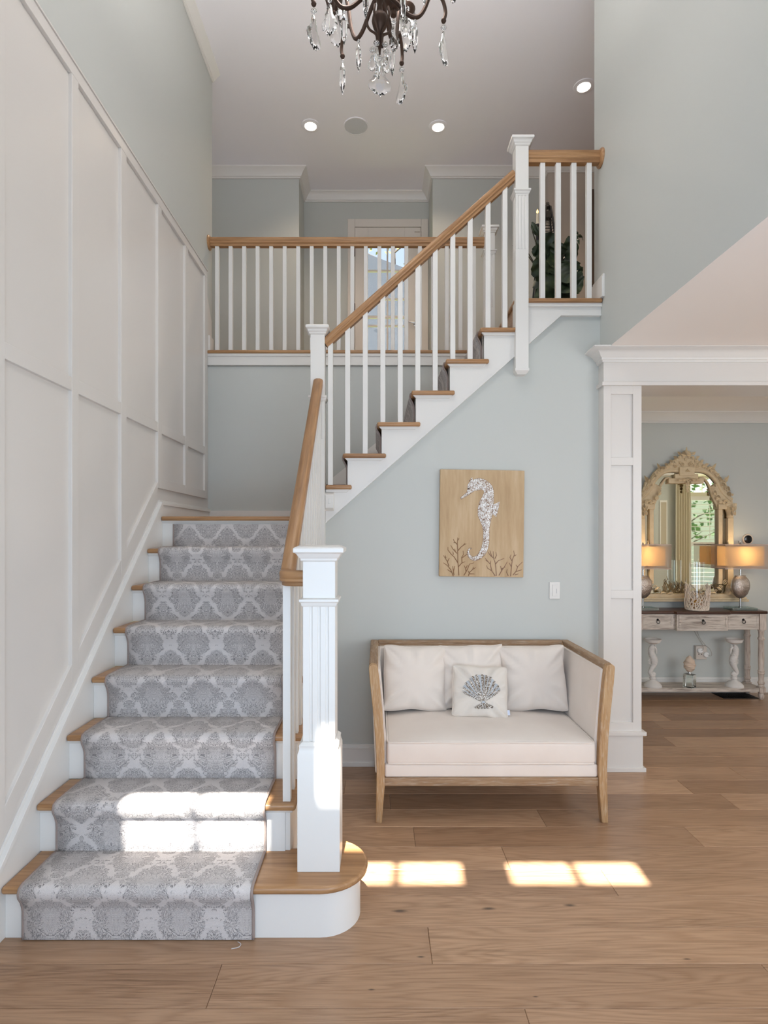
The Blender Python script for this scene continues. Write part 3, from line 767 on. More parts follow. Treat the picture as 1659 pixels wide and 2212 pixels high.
def pillow(name, label, W_, H_, T_, loc, tilt, roll, yaw, mat, seed, group=None, pinch=.11):
    root = thing(name, label, 'pillow', loc, group)
    rnd = random.Random(seed); n = 30
    Mx = Matrix.Translation(Vector(loc)) @ Matrix.Rotation(yaw, 4, 'Z') @ Matrix.Rotation(tilt, 4, 'X') @ Matrix.Rotation(roll, 4, 'Y')
    ph = [rnd.uniform(0, 6) for _ in range(8)]
    def surf(u, v, side, lift=0):
        ex = 1 - pinch * (1 - v ** 4) + .014 * sin(5 * v + ph[0]); ez = 1 - pinch * (1 - u ** 4) + .022 * sin(5.5 * u + ph[1])
        x = W_ / 2 * u * ex; z = H_ / 2 * v * ez
        th = T_ / 2 * (max(0, 1 - u * u) ** .42) * (max(0, 1 - v * v) ** .42)
        # creases running in from the corners and soft sag
        r = math.hypot(u, v); a = math.atan2(v, u)
        cre = .022 * max(0, r - .35) * (sin(a * 11 + ph[2]) + .6 * sin(a * 17 + ph[3])) * (1 - max(abs(u), abs(v)) ** 6)
        y = (th + cre + .004 * mnoise.noise(Vector((u * 2.2 + ph[4], v * 2.2, ph[5])))) if th > 0 else 0
        z -= .012 * (1 - v * v) * (1 - u * u); cn = 1 - .085 * (u * u * v * v) ** 3; x *= cn; z *= cn
        return Mx @ Vector((x, -side * (y + lift), z))
    mb = MB(); G = {}
    for sd in (1, -1):
        for i in range(n + 1):
            for j in range(n + 1):
                edge = i in (0, n) or j in (0, n)
                key = (i, j, 0 if edge else sd)
                if key not in G: G[key] = mb.bm.verts.new(surf(math.sin(pi / 2 * (2 * i / n - 1)), math.sin(pi / 2 * (2 * j / n - 1)), sd))
        for i in range(n):
            for j in range(n):
                q = [G.get((a, b, sd)) or G.get((a, b, 0)) for a, b in ((i, j), (i + 1, j), (i + 1, j + 1), (i, j + 1))]
                mb.bm.faces.new(q if sd == 1 else q[::-1])
    obj('cover', mb, mat, root, sharp=180)
    E_ = []
    ts = [-1 + 2 * k / 20 for k in range(20)]
    for k in ts: E_.append(surf(k, -1, 1))
    for k in ts: E_.append(surf(1, k, 1))
    for k in ts: E_.append(surf(-k, 1, 1))
    for k in ts: E_.append(surf(-1, -k, 1))
    E_.append(E_[0])
    obj('piping', MB().tube(E_, .0038, 6), mat, root)
    return root, surf
G1 = 'cream pillows along the settee back'
pillow('throw_pillow', 'plain cream pillow at the left end of the settee', .43, .43, .19, (.237, 3.59, .648), R(-13), R(2), R(4), M['fabric'], 1, G1)
pillow('throw_pillow', 'plain cream pillow in the middle of the settee, behind the shell pillow', .44, .42, .17, (.605, 3.62, .652), R(-11), R(-2), 0, M['fabric'], 7, G1)
pillow('throw_pillow', 'plain cream pillow at the right end of the settee', .44, .43, .19, (.985, 3.59, .648), R(-13), R(-2), R(-5), M['fabric'], 12, G1)
lin = paint('pillow_linen', srgb(226, 218, 208), .9, .5, 420, .02)
rt, sf = pillow('shell_pillow', 'small cream pillow with a sequined scallop shell, front of the settee', .355, .325, .12, (.628, 3.475, .593), R(-20), R(3), R(-2), lin, 21, None, .08)
sq = N('sequins'); vo = sq.n('TexVoronoi', {'Vector': sq.coord('Object'), 'Scale': 420.0})
sq.p(Base_Color=sq.ramp(sq.n('SeparateColor', {'Color': vo.outputs['Color']}).outputs[0], [(.0, srgb(74, 58, 42)), (.55, srgb(118, 100, 80)), (.72, srgb(200, 194, 184)), (.9, srgb(250, 248, 244))]), Metallic=.3, Roughness=.35)
sq.bump(vo.outputs['Distance'], .4, .002)
silver = paint('silver_thread', srgb(184, 190, 196), .5, .3, 300, .02)
def strip(mb, a, b, wa, wb, n=12, lift=.003):
    """flat ribbon on the pillow from a to b in pillow coordinates"""
    a = Vector(a); b = Vector(b); d = (b - a).normalized(); p = Vector((-d.y, d.x)); rows = []
    for i in range(n + 1):
        q = a.lerp(b, i / n); w_ = (wa + (wb - wa) * i / n) / 2
        if i == n: w_ *= .6
        rows.append([mb.bm.verts.new(sf(q.x + p.x * w_ * s_, q.y + p.y * w_ * s_, 1, lift)) for s_ in (-1, 0, 1)])
    for r0, r1 in zip(rows, rows[1:]):
        for k in (0, 1): mb.bm.faces.new((r0[k], r0[k + 1], r1[k + 1], r1[k]))
px2 = lambda x, y: ((x - 830) / 590, -(y - 770) / 570)       # from the pillow close-up
hub = px2(880, 990); m1 = MB(); m2 = MB()
tips = [(430, 780), (445, 690), (490, 590), (570, 500), (645, 430), (730, 385), (860, 365), (955, 375), (1045, 420), (1135, 510), (1205, 610), (1245, 700)]
for i, (x, y) in enumerate(tips):
    e = px2(x, y); strip(m1, hub, e, .025, .115 if 1 < i < 10 else .09)
    if i < 11:
        e2 = px2((x + tips[i + 1][0]) / 2, (y + tips[i + 1][1]) / 2 + 5); strip(m2, hub, e2, .015, .16, lift=.0015)
for x, y in ((700, 1140), (770, 1150), (850, 1155), (920, 1150), (1000, 1135), (1090, 1095)): strip(m1, px2(885, 985), px2(x, y), .05, .105, 8, .0038)
strip(m2, px2(850, 985), px2(915, 985), .08, .08, 6, lift=.0042)
obj('shell_ribs', m1, sq.m, rt, sharp=180); obj('shell_thread', m2, silver, rt, sharp=180)
mb = MB(); q = [sf(1.0, -.62, 1), sf(1.0, -.82, 1)]; off = Vector((.016, -.006, .003))
v = [mb.bm.verts.new(p) for p in (q[0], q[1], q[1] + off, q[0] + off)]; mb.bm.faces.new(v)
v = [mb.bm.verts.new(p + Vector((0, .0015, 0))) for p in (q[0], q[1], q[1] + off, q[0] + off)]; mb.bm.faces.new(v[::-1])
obj('care_tag', mb, paint('tag_white', srgb(214, 222, 240), .7), rt)

# ------------------------------------------------------------------ seahorse painting
cv_ = N('painted_canvas'); c_ = cv_.coord('Object', (9, 9, 1.6)); n_ = cv_.n('TexNoise', {'Vector': c_, 'Scale': 1.6, 'Detail': 5.0})
n3_ = cv_.n('TexNoise', {'Vector': cv_.coord('Object', (60, 60, 8)), 'Scale': 1.0, 'Detail': 4.0})
cv_.bump(n3_.outputs[0], .3, .002)
cv_.p(Base_Color=cv_.ramp(cv_.math('ADD', cv_.math('MULTIPLY', n_.outputs[0], .7), cv_.math('MULTIPLY', n3_.outputs[0], .3)), [(.3, srgb(174, 146, 110)), (.5, srgb(190, 163, 127)), (.72, srgb(206, 183, 150))]), Roughness=.7)
YP = 3.783
pp = lambda x, y, dy=0: P(920 + x / 6.9125, 990 + y / 6.914, YP) + Vector((0, dy, 0))
pic = thing('canvas_painting', 'tan canvas painting of a silvery seahorse above corals, over the settee', 'painting', tuple(pp(835, 1780)))
c4 = [pp(215, 163), pp(1474, 184), pp(1456, 1780), pp(198, 1762)]
obj('canvas', MB().loft([[c4[i] for i in range(4)], [c4[i] + Vector((0, .034, 0)) for i in range(4)]]), cv_.m, pic, bevel=.003)
sh = N('seahorse_silver'); c_ = sh.coord('Object', (1, 0.2, 1)); n_ = sh.n('TexNoise', {'Vector': c_, 'Scale': 150.0, 'Detail': 3.0, 'Roughness': .7, 'Distortion': 1.2}); n4 = sh.n('TexNoise', {'Vector': c_, 'Scale': 34.0, 'Detail': 2.0})
f_ = sh.math('ADD', sh.math('MULTIPLY', n_.outputs[0], .75), sh.math('MULTIPLY', n4.outputs[0], .25))
sh.bump(n_.outputs[0], .5, .003)
sh.p(Base_Color=sh.ramp(f_, [(.42, srgb(112, 72, 38)), (.47, srgb(158, 126, 92)), (.50, srgb(226, 226, 224)), (.62, srgb(250, 250, 250))]), Roughness=.4)
sp_ = [((520, 602), 24), (560, 0)]
spine = [(518, 600, 22), (570, 565, 34), (625, 525, 48), (660, 480, 92), (690, 430, 150), (735, 400, 172), (800, 385, 170), (870, 400, 150), (925, 450, 140), (940, 520, 145), (925, 600, 175), (905, 680, 212), (890, 770, 226), (885, 850, 212), (890, 920, 165), (896, 990, 120), (900, 1070, 92), (902, 1160, 86), (896, 1250, 92), (880, 1330, 96), (845, 1410, 92), (790, 1470, 74), (730, 1500, 60), (680, 1485, 48), (645, 1450, 40), (632, 1405, 32), (642, 1365, 24), (665, 1345, 14), (684, 1348, 6)]
def ribbon(mb, sp, thick=.004, dy=-.0005):
    pts = catmull([Vector((x, y, w_)) for x, y, w_ in sp], 5); rows = []
    for i, p in enumerate(pts):
        a = pts[max(i - 1, 0)]; b = pts[min(i + 1, len(pts) - 1)]
        d = Vector((b.x - a.x, b.y - a.y)); d = d.normalized() if d.length else Vector((1, 0)); n = Vector((-d.y, d.x)); r = []
        for s_ in (-1, -.7, 0, .7, 1):
            r.append(mb.bm.verts.new(pp(p.x + n.x * p.z / 2 * s_, p.y + n.y * p.z / 2 * s_, dy - thick * (1 - s_ * s_) ** .5)))
        rows.append(r)
    for r0, r1 in zip(rows, rows[1:]):
        for k in range(4): mb.bm.faces.new((r0[k], r0[k + 1], r1[k + 1], r1[k]))
mb = MB(); ribbon(mb, [(x, y, w_ + 8) for x, y, w_ in spine], .001, -.0003)
obj('outline', mb, paint('umber_line', srgb(128, 98, 68), .7), pic, sharp=180)
mb = MB(); ribbon(mb, spine, .005, -.0008); sh_o = obj('seahorse', mb, sh.m, pic, sharp=180)
mb = MB()
for poly in ([(1000, 690), (1010, 690), (1100, 648), (1085, 740), (1050, 876), (1000, 835)], [(630, 340), (655, 320), (690, 280), (700, 330), (720, 350)]):
    mb.bm.faces.new([mb.bm.verts.new(pp(x, y, -.0025)) for x, y in poly])
mb.tube([pp(925, 480, -.006), pp(930, 560, -.007), pp(910, 660, -.007), pp(880, 800, -.007), pp(885, 930, -.006), pp(900, 1080, -.005)], .0014, 5)
obj('fin', mb, sh.m, sh_o)
mb = MB().lathe(tuple(pp(637, 452, -.003)), [(.0048, 0), (.0048, .0035), (.003, .005)], 14, (0, -1, 0))
obj('eye', mb, paint('eye_brown', srgb(78, 56, 38), .4), sh_o)
mbL = MB(); mbR = MB()
def coral(mb, br):
    for line in br:
        pts = [pp(x, y, -.0006) for x, y in line]; n = len(pts)
        mb.tube(pts, [(.0034 - .0016 * i / max(1, n - 1)) for i in range(n)], 5)
coral(mbL, [[(493, 1750), (478, 1550), (476, 1400), (470, 1280), (475, 1185)], [(472, 1290), (425, 1240), (408, 1205)], [(440, 1255), (412, 1262)], [(475, 1225), (495, 1195)], [(478, 1380), (530, 1320), (600, 1275)], [(555, 1300), (575, 1280), (572, 1265)],
    [(478, 1560), (420, 1470), (385, 1440), (330, 1370), (330, 1325)], [(465, 1420), (400, 1350), (372, 1300)], [(440, 1390), (430, 1350)], [(410, 1440), (405, 1390)], [(485, 1620), (540, 1560), (585, 1545)], [(540, 1570), (535, 1480), (560, 1440), (555, 1380)], [(535, 1490), (590, 1450), (625, 1420)],
    [(412, 1760), (370, 1660), (320, 1600), (262, 1560)], [(345, 1610), (320, 1540), (262, 1450)], [(322, 1545), (350, 1490)], [(300, 1490), (290, 1450)], [(380, 1700), (320, 1660)], [(420, 1740), (405, 1650), (400, 1610)], [(412, 1690), (432, 1610)],
    [(568, 1750), (620, 1660), (650, 1580), (720, 1560)], [(600, 1690), (590, 1640), (570, 1600)], [(600, 1640), (620, 1595)], [(635, 1755), (655, 1700), (700, 1660), (745, 1630)], [(650, 1720), (632, 1680)], [(655, 1725), (725, 1728)], [(700, 1660), (712, 1620)]])
coral(mbR, [[(1052, 1755), (1045, 1640), (1035, 1560), (1010, 1490), (1005, 1390)], [(1012, 1490), (960, 1450), (925, 1395)], [(985, 1470), (955, 1380)], [(1030, 1500), (1055, 1450), (1045, 1400)], [(1040, 1580), (1080, 1530), (1170, 1495)], [(1035, 1755), (985, 1680), (920, 1640), (905, 1600)], [(985, 1680), (960, 1580), (885, 1490)], [(960, 1580), (970, 1530)], [(920, 1540), (890, 1520)],
    [(1090, 1750), (1130, 1680), (1180, 1610), (1215, 1545)], [(1130, 1670), (1115, 1610)], [(1130, 1650), (1185, 1625)], [(1265, 1760), (1275, 1640), (1290, 1520), (1320, 1440), (1310, 1380)], [(1285, 1530), (1255, 1480), (1270, 1440)], [(1320, 1460), (1350, 1440)], [(1275, 1620), (1245, 1560)], [(1300, 1745), (1345, 1690), (1370, 1620), (1440, 1550)], [(1345, 1690), (1430, 1665)], [(1370, 1630), (1345, 1590)], [(1230, 1755), (1205, 1700), (1215, 1655)], [(1330, 1740), (1380, 1725)]])
obj('coral', mbL, paint('coral_brown', srgb(140, 106, 76), .8), pic); obj('coral', mbR, paint('coral_mauve', srgb(146, 116, 94), .8), pic)

# ------------------------------------------------------------------ small wall things
sw = thing('light_switch', 'white dimmer switch plate on the wall right of the painting', 'switch', tuple(P(1198.5, 1294, 3.815)))
a, b = P(1187, 1294, 3.812), P(1210, 1257, 3.812)
obj('plate', MB().box(a.x, b.x, 3.812, 3.82, a.z, b.z), T, sw, bevel=.003)
a, b = P(1193.5, 1288, 3.810), P(1203.5, 1263, 3.810)
obj('rocker', MB().box(a.x, b.x, 3.808, 3.813, a.z, b.z), T, sw, bevel=.0015)
obj('slider', MB().box(b.x - .006, b.x - .003, 3.806, 3.809, a.z + .02, a.z + .05), paint('grey_plastic', srgb(190, 190, 190), .4), sw)
a, b = P(702.5, 1100, 3.76), P(721, 1066, 3.76)
sb = thing('motion_sensor', 'small white box on the stringer beside the landing newel post', 'sensor', ((a.x + b.x) / 2, 3.79, a.z))
obj('housing', MB().loft([[Vector(p) for p in ((a.x - .01, 3.798, a.z - .012), (b.x, 3.798, a.z - .012), (b.x, 3.798, b.z + .012), (a.x - .01, 3.798, b.z + .012))], [Vector(p) for p in ((a.x, 3.762, a.z + .008), (b.x - .002, 3.762, a.z + .008), (b.x - .002, 3.762, b.z - .008), (a.x, 3.762, b.z - .008))]]), T, sb, bevel=.004)
obj('lens', MB().box(a.x + .02, b.x - .02, 3.759, 3.763, a.z + .035, b.z - .035), paint('lens_white', srgb(225, 225, 222), .3), sb, bevel=.002)

# ------------------------------------------------------------------ ceiling fittings
em = N('lamp_lens'); em.b.inputs['Emission Color'].default_value = (1, .86, .68, 1); em.b.inputs['Emission Strength'].default_value = 6; M['lens'] = em.m
LW = 'recessed ceiling lights'
def downlight(x, y, label):
    r = thing('recessed_light', label, 'ceiling light', (x, y, CZ - .012), LW)
    obj('trim_ring', MB().lathe((x, y, CZ), [(.056, -.003), (.060, -.012), (.090, -.007), (.092, -.0005)], 40), M['ceil'], r)
    obj('bulb', MB().lathe((x, y, CZ), [(.055, -.001), (.055, -.006), (.048, -.008), (.001, -.009)], 32), M['lens'], r)
    light('recessed_light_beam', 'SPOT', (x, y, CZ - .03), 32, (1, .80, .58), .05, spot_size=R(125), spot_blend=.8)
downlight(-.658, 5.594, 'round recessed light left of the ceiling speaker')
downlight(.602, 5.607, 'round recessed light right of the ceiling speaker')
downlight(1.86, 5.106, 'round recessed light by the right wall, nearest the viewer')
spk = thing('ceiling_speaker', 'round grey speaker grille in the ceiling between two lights', 'speaker', (-.21, 5.60, CZ - .01))
gm = N('speaker_grille'); vo = gm.n('TexVoronoi', {'Vector': gm.coord('Object'), 'Scale': 260.0}); gm.bump(vo.outputs[0], .3, .002)
gm.p(Base_Color=srgb(206, 208, 212), Roughness=.6)
obj('grille', MB().lathe((-.21, 5.60, CZ), [(.112, -.001), (.110, -.006), (.001, -.008)], 40), gm.m, spk)
obj('rim', MB().lathe((-.21, 5.60, CZ), [(.112, -.0005), (.112, -.008), (.121, -.007), (.122, -.0005)], 40), M['ceil'], spk)

# ------------------------------------------------------------------ chandelier
gl = N('cut_crystal'); gl.p(Base_Color=(1, 1, 1, 1), Roughness=.0, IOR=1.52); gl.b.inputs['Transmission Weight'].default_value = 1.0
gl.b.inputs['Specular IOR Level'].default_value = .9
M['crystal'] = gl.m
CHX, CHY = .01, 2.30
ch = thing('chandelier', 'bronze scrolled chandelier hung with cut crystal drops in the stairwell', 'chandelier', (CHX, CHY, 3.34))
C0 = Vector((CHX, CHY, 0)); zc = lambda y: H + (VY - y) * 2.30 / F
mb = MB().lathe((CHX, CHY, 0), [(.003, zc(118)), (.008, zc(100)), (.007, zc(75)), (.014, zc(66)), (.026, zc(60)), (.033, zc(46)), (.030, zc(36)), (.014, zc(27)), (.010, zc(10)), (.022, zc(-8)), (.055, zc(-30)), (.062, zc(-60)), (.03, zc(-80)), (.012, zc(-110)), (.02, 4.05), (.012, 4.15), (.012, 4.5), (.02, 4.52), (.004, 4.56)], 20)
obj('stem', mb, M['bronze'], ch)
mb = MB()
for k in range(5):          # short scrolls meeting below the ball
    a = 2 * pi * k / 5 + .5; d = Vector((cos(a), sin(a), 0))
    mb.tube(catmull([C0 + d * .045 + Vector((0, 0, zc(30))), C0 + d * .052 + Vector((0, 0, zc(48))), C0 + d * .04 + Vector((0, 0, zc(62))), C0 + d * .014 + Vector((0, 0, zc(75))), C0 + d * .012 + Vector((0, 0, zc(100)))]), .005, 6)
obj('scroll', mb, M['bronze'], ch)
mb = MB()
for k in range(26):         # chain up to the ceiling
    z = 4.57 + k * .039; a = k * pi / 2
    mb.tube([Vector((CHX + .010 * cos(q) * cos(a), CHY + .010 * cos(q) * sin(a), z + .026 * sin(q) * .95)) for q in [i * pi / 5 for i in range(11)]], .003, 5)
obj('chain', mb, M['bronze'], ch)
obj('canopy', MB().lathe((CHX, CHY, CZ), [(.075, 0), (.075, -.01), (.05, -.03), (.012, -.04)], 24), M['bronze'], ch)
def rs(a, prof, lift=0):     # a radial curve of (r, z) points at azimuth a
    return catmull([C0 + Vector((cos(a) * r, sin(a) * r, z)) for r, z in prof], 6)
arm_prof = [(.02, 3.75), (.07, 3.715), (.12, 3.672), (.165, 3.675), (.20, 3.745), (.225, 3.86), (.262, 3.965), (.302, 3.995), (.33, 3.965), (.335, 3.935)]
curl = [(.203, 3.75), (.232, 3.775), (.260, 3.755), (.274, 3.705), (.266, 3.668)]
AZ = [R(x) for x in (188, 248, 308, 8, 68, 128)]
candle_m = paint('candle_ivory', srgb(232, 222, 200), .5)
hangs = []
for i, a in enumerate(AZ):
    mb = MB(); mb.tube(rs(a, arm_prof), .0085, 8); mb.tube(rs(a + (.12 if i % 2 else -.12) * 0, curl), [.0075] * 24 + [.005], 7)
    e = C0 + Vector((cos(a) * .266, sin(a) * .266, 3.668)); mb.ball(e, .011, 8, 6)
    arm = obj('arm', mb, M['bronze'], ch)
    hangs.append((e - Vector((0, 0, .01)), a))
    c = C0 + Vector((cos(a) * .335, sin(a) * .335, 0))
    obj('cup', MB().lathe((c.x, c.y, 0), [(.004, 3.900), (.010, 3.907), (.007, 3.917), (.016, 3.927), (.034, 3.950), (.040, 3.970), (.036, 3.977), (.014, 3.977)], 18), M['bronze'], arm)
    obj('candle', MB().lathe((c.x, c.y, 0), [(.011, 3.977), (.011, 4.065), (.009, 4.070)], 12), candle_m, arm)
    obj('bulb', MB().lathe((c.x, c.y, 0), [(.007, 4.070), (.012, 4.090), (.010, 4.110), (.002, 4.130)], 10), M['lens'], arm)
light('chandelier_light', 'POINT', (CHX, CHY, 4.30), 34, (1, .95, .91), .22)
light('ceiling_fill', 'SPOT', (CHX, CHY, 4.06), 124, (1, .96, .94), .25, rot=(R(180), 0, 0), spot_size=R(165), spot_blend=.5)  # added upward spot that brightens the ceiling, no lamp of the fixture
def rosette(mb, c, r):
    for k in range(8):
        a = 2 * pi * k / 8; mb.ball(c + Vector((cos(a) * r * .6, 0, sin(a) * r * .6)), r * .36, 6, 4, (1, .45, 1))
    mb.ball(c, r * .3, 6, 4, (1, .6, 1))
def drop(c, L_, W_, kind, ang, name='crystal_drop', parent=ch, k_=1.2):
    L_ *= 1.12; W_ *= k_
    mb = MB(); q = Matrix.Rotation(ang, 3, 'Z'); V = lambda x, y, z: c + q @ Vector((x, y, z))
    z0 = 0
    if kind == 'leaf':
        rosette(mb, c + Vector((0, 0, -.018)), .014); z0 = -.034
        oul = [(0, 0), (.10, .05), (.16, .16), (.20, .30), (.28, .42), (.44, .55), (.50, .68), (.44, .80), (.30, .84), (.22, .93), (.08, .93), (0, 1.0)]
        out_ = [(x, y) for x, y in oul] + [(-x, y) for x, y in oul[-2:0:-1]]
        f = [V(x * W_, -.0045 if 0 < i < len(out_) else -.002, z0 - y * L_) for i, (x, y) in enumerate(out_)]
        n = len(out_); bm = mb.bm
        def ring(sc, yy): return [bm.verts.new(V(x * W_ * sc, yy, z0 - (.55 + (y - .55) * (.5 + .5 * sc)) * L_)) for x, y in out_]
        r0, r1, r2, r3 = ring(.55, -.006), ring(1, -.0022), ring(1, .0022), ring(.55, .006)
        for A_, B_ in ((r0, r1), (r1, r2), (r2, r3)):
            for i in range(n): bm.faces.new((A_[i], A_[(i + 1) % n], B_[(i + 1) % n], B_[i]))
        bm.faces.new(r0); bm.faces.new(r3[::-1])
    else:
        mb.ball(c + Vector((0, 0, -.010)), .006, 8, 6); z0 = -.016
        pr = [(.05, 0), (.5, .22), (.5, .62), (.30, .82), (.02, 1.0)]
        mb.loft([[V(cos(2 * pi * i / 6) * W_ * r, sin(2 * pi * i / 6) * W_ * r * .8, z0 - y * L_) for i in range(6)] for r, y in pr])
    mb2 = mb
    o = obj(name, mb2, M['crystal'], parent, sharp=12)
    return o
# one drop under each curl, then the ones hung along the arms, bobeches and stem
for (e, a), kd in zip(hangs, ('leaf', 'leaf', 'spear', 'leaf', 'leaf', 'spear')):
    drop(e, .125 if kd == 'leaf' else .13, .075 if kd == 'leaf' else .024, kd, a + (.9 if kd == 'leaf' else 0))
for i, a in enumerate(AZ):
    for k in range(4):
        b = a + 2 * pi * k / 4 + .4; c = C0 + Vector((cos(a) * .335 + cos(b) * .034, sin(a) * .335 + sin(b) * .034, 3.958))
        drop(c, (.11, .13, .10, .13)[k], .024 if (k + i) % 2 else .062, 'spear' if (k + i) % 2 else 'leaf', b + i)
    p = C0 + Vector((cos(a) * .145, sin(a) * .145, 3.662)); drop(p, .115, .022, 'spear', a)
for k in range(5):
    a = 2 * pi * k / 5 + .5; drop(C0 + Vector((cos(a) * .030, sin(a) * .030, zc(96))), .065 + .012 * (k % 2), .032, 'leaf', a)
drop(C0 + Vector((0, 0, zc(118))), .122, .080, 'leaf', .15)
# big bowl finial cup seen right of the stem
mb = MB().lathe((P(850, 0, 2.42).x, 2.42, 0), [(.003, 3.757), (.012, 3.763), (.014, 3.776), (.008, 3.790), (.020, 3.797), (.044, 3.820), (.056, 3.855), (.056, 3.90), (.03, 3.93)], 22)
obj('bowl', mb, M['bronze'], ch)
drop(Vector((P(850, 0, 2.42).x, 2.42, 3.755)), .10, .038, 'leaf', .6)

# ------------------------------------------------------------------ dining room: console, mirror and what stands on them
ZT = .8425
con = thing('console_table', 'whitewashed console table with dark top, three drawers and turned legs', 'console table', (3.05, 5.47, 0))
x0, x1, yf, yb = 2.44, 3.665, 5.345, 5.595
out = [(x0 - .01, yf - .012), (2.79, yf - .012), (2.80, yf - .05), (3.30, yf - .05), (3.31, yf - .012), (x1 + .01, yf - .012), (x1 + .01, yb + .01), (x0 - .01, yb + .01)]
obj('tabletop', MB().prism(out, ZT - .026, ZT, 'Z'), M['darktop'], con, bevel=.005)
mb = MB().box(x0, x1, yf + .012, yb, .665, ZT - .026).box(2.81, 3.29, yf - .030, yf + .012, .660, ZT - .026)
obj('apron', mb, M['console'], con, bevel=.003)
for a, b, y in ((x0 + .065, 2.79, yf + .004), (2.825, 3.275, yf - .040), (3.31, x1 - .065, yf + .004)):
    mb = MB(); za, zb = .685, ZT - .036
    mb.box(a, b, y + .004, y + .012, za, zb); f = .018
    mb.box(a, b, y, y + .004, za, za + f).box(a, b, y, y + .004, zb - f, zb).box(a, a + f, y, y + .004, za + f, zb - f).box(b - f, b, y, y + .004, za + f, zb - f)
    dr = obj('drawer', mb, M['console'], con, bevel=.0015)
    cx = (a + b) / 2; cz = (za + zb) / 2
    mb = MB().lathe((cx, y + .004, cz + .012), [(.012, 0), (.010, .006), (.004, .012)], 12, (0, -1, 0))
    mb.tube([Vector((cx + .015 * sin(q), y - .008, cz - .006 + .015 * cos(q))) for q in [i * pi / 8 for i in range(17)]], .0028, 6)
    obj('ring_pull', mb, M['black'], dr)
LP = [(.012, 0), (.022, .012), (.026, .04), (.020, .062), (.026, .068), (.026, .074)]
for lx, ly in ((x0 + .03, yf + .025), (x1 - .03, yf + .025), (x0 + .03, yb - .025), (x1 - .03, yb - .025)):
    mb = MB().lathe((lx, ly, 0), LP, 18)
    mb.box(lx - .028, lx + .028, ly - .028, ly + .028, .074, .118)
    mb.lathe((lx, ly, 0), [(.022, .118), (.028, .13), (.020, .142), (.030, .155), (.030, .165), (.022, .178), (.024, .24), (.030, .25), (.026, .262), (.030, .272), (.022, .285), (.026, .40), (.023, .56), (.030, .572), (.030, .582), (.022, .594), (.024, .645), (.030, .655), (.030, .665)], 18)
    mb.box(lx - .03, lx + .03, ly - .03, ly + .03, .665, ZT - .027)
    obj('leg', mb, M['console_z'], con, bevel=.001)
obj('shelf', MB().box(x0 + .01, x1 - .01, yf + .01, yb - .01, .076, .110), M['console'], con, bevel=.004)

# --- mirror
YM = 5.60; dM = 5.56; m_ = lambda x, y, dy=0: P(x, y, dM) + Vector((0, dy, 0)); MC = 1483.7
mf = N('carving_crevice_shade'); c_ = mf.coord('Object'); n_ = mf.n('TexNoise', {'Vector': c_, 'Scale': 30.0, 'Detail': 5.0}); pt = mf.n('NewGeometry').outputs['Pointiness']
k_ = mf.ramp(pt, [(.44, (1, 1, 1, 1)), (.50, (0, 0, 0, 1))])  # crevices darkened in the colour, standing in for shade between the carvings
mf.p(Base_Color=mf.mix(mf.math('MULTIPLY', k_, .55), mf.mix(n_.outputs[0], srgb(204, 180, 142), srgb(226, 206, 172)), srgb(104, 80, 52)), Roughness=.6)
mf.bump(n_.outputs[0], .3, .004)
mir = thing('wall_mirror', 'tall arched mirror in a carved antique beige frame above the console', 'mirror', tuple(m_(MC, 1299)))
mg = N('mirror_glass'); mg.p(Base_Color=(.78, .80, .70, 1), Metallic=1.0, Roughness=.015)
half = [(0, 1010), (20, 1014), (40, 1018), (55, 1028), (68, 1045), (78, 1060), (92, 1075), (96, 1085), (96, 1284)]
pts = [m_(MC + x, y) for x, y in half] + [m_(MC - x, y) for x, y in half[:0:-1]]
obj('glass', MB().prism([(p.x, p.z) for p in pts], 5.606, 5.612), mg.m, mir)
band = [(14, 1016), (28, 1015), (40, 1016.5), (51, 1021), (62, 1031), (72, 1044.5), (80, 1060), (90, 1071), (101, 1080)]
FR = [(-.024, -.0), (-.024, .012), (-.016, .022), (.0, .026), (.016, .022), (.024, .012), (.024, 0)]
def mband(mb, pts, s, w_=1.0, th=1.0, y0=0.03):
    path = catmull([m_(MC + s * x, y, 0) for x, y in pts], 4); rings = []
    for i, p in enumerate(path):
        a = path[max(i - 1, 0)]; b = path[min(i + 1, len(path) - 1)]; t_ = (b - a).normalized(); n = Vector((-t_.z, 0, t_.x))
        rings.append([Vector((p.x, 5.606, p.z)) + n * (q[0] * w_) + Vector((0, -q[1] * th, 0)) for q in FR])
    mb.loft(rings)
mb = MB()
for s in (1, -1):
    mband(mb, band, s, .95, 1.3)
    mband(mb, [(30, 1033), (40, 1032), (49, 1042), (54.5, 1054), (58, 1067), (65, 1081), (70, 1091)], s, .45, 1.0)
    for xa, ya, xb, yb2, dep in ((89, 1119, 101.5, 1262, .045), (70, 1100, 79, 1262, .035), (68.5, 1089, 86, 1100, .05), (84, 1087, 107, 1094, .055)):
        a = m_(MC + s * xa, yb2); b = m_(MC + s * xb, ya); mb.box(min(a.x, b.x), max(a.x, b.x), 5.606 - dep, 5.608, a.z, b.z)
    # capitals and bases of the little columns
    a = m_(MC + s * 95.5, 1119)
    mb.lathe((a.x, 5.58, a.z), [(.028, 0), (.032, .012), (.030, .03), (.040, .075), (.052, .105), (.046, .112), (.05, .12)], 14)
    a = m_(MC + s * 95.5, 1285)
    mb.lathe((a.x, 5.585, a.z), [(.050, 0), (.046, .02), (.036, .035), (.040, .06), (.030, .09), (.026, .12)], 14)
for xa, xb, ya, yb2, dep in ((-16, 16, 1009, 1028, .055), (-25, 25, 1024, 1033.5, .045), (-38, 38, 1033, 1044, .040)):
    a = m_(MC + xa, yb2); b = m_(MC + xb, ya); mb.box(a.x, b.x, 5.606 - dep, 5.608, a.z, b.z)
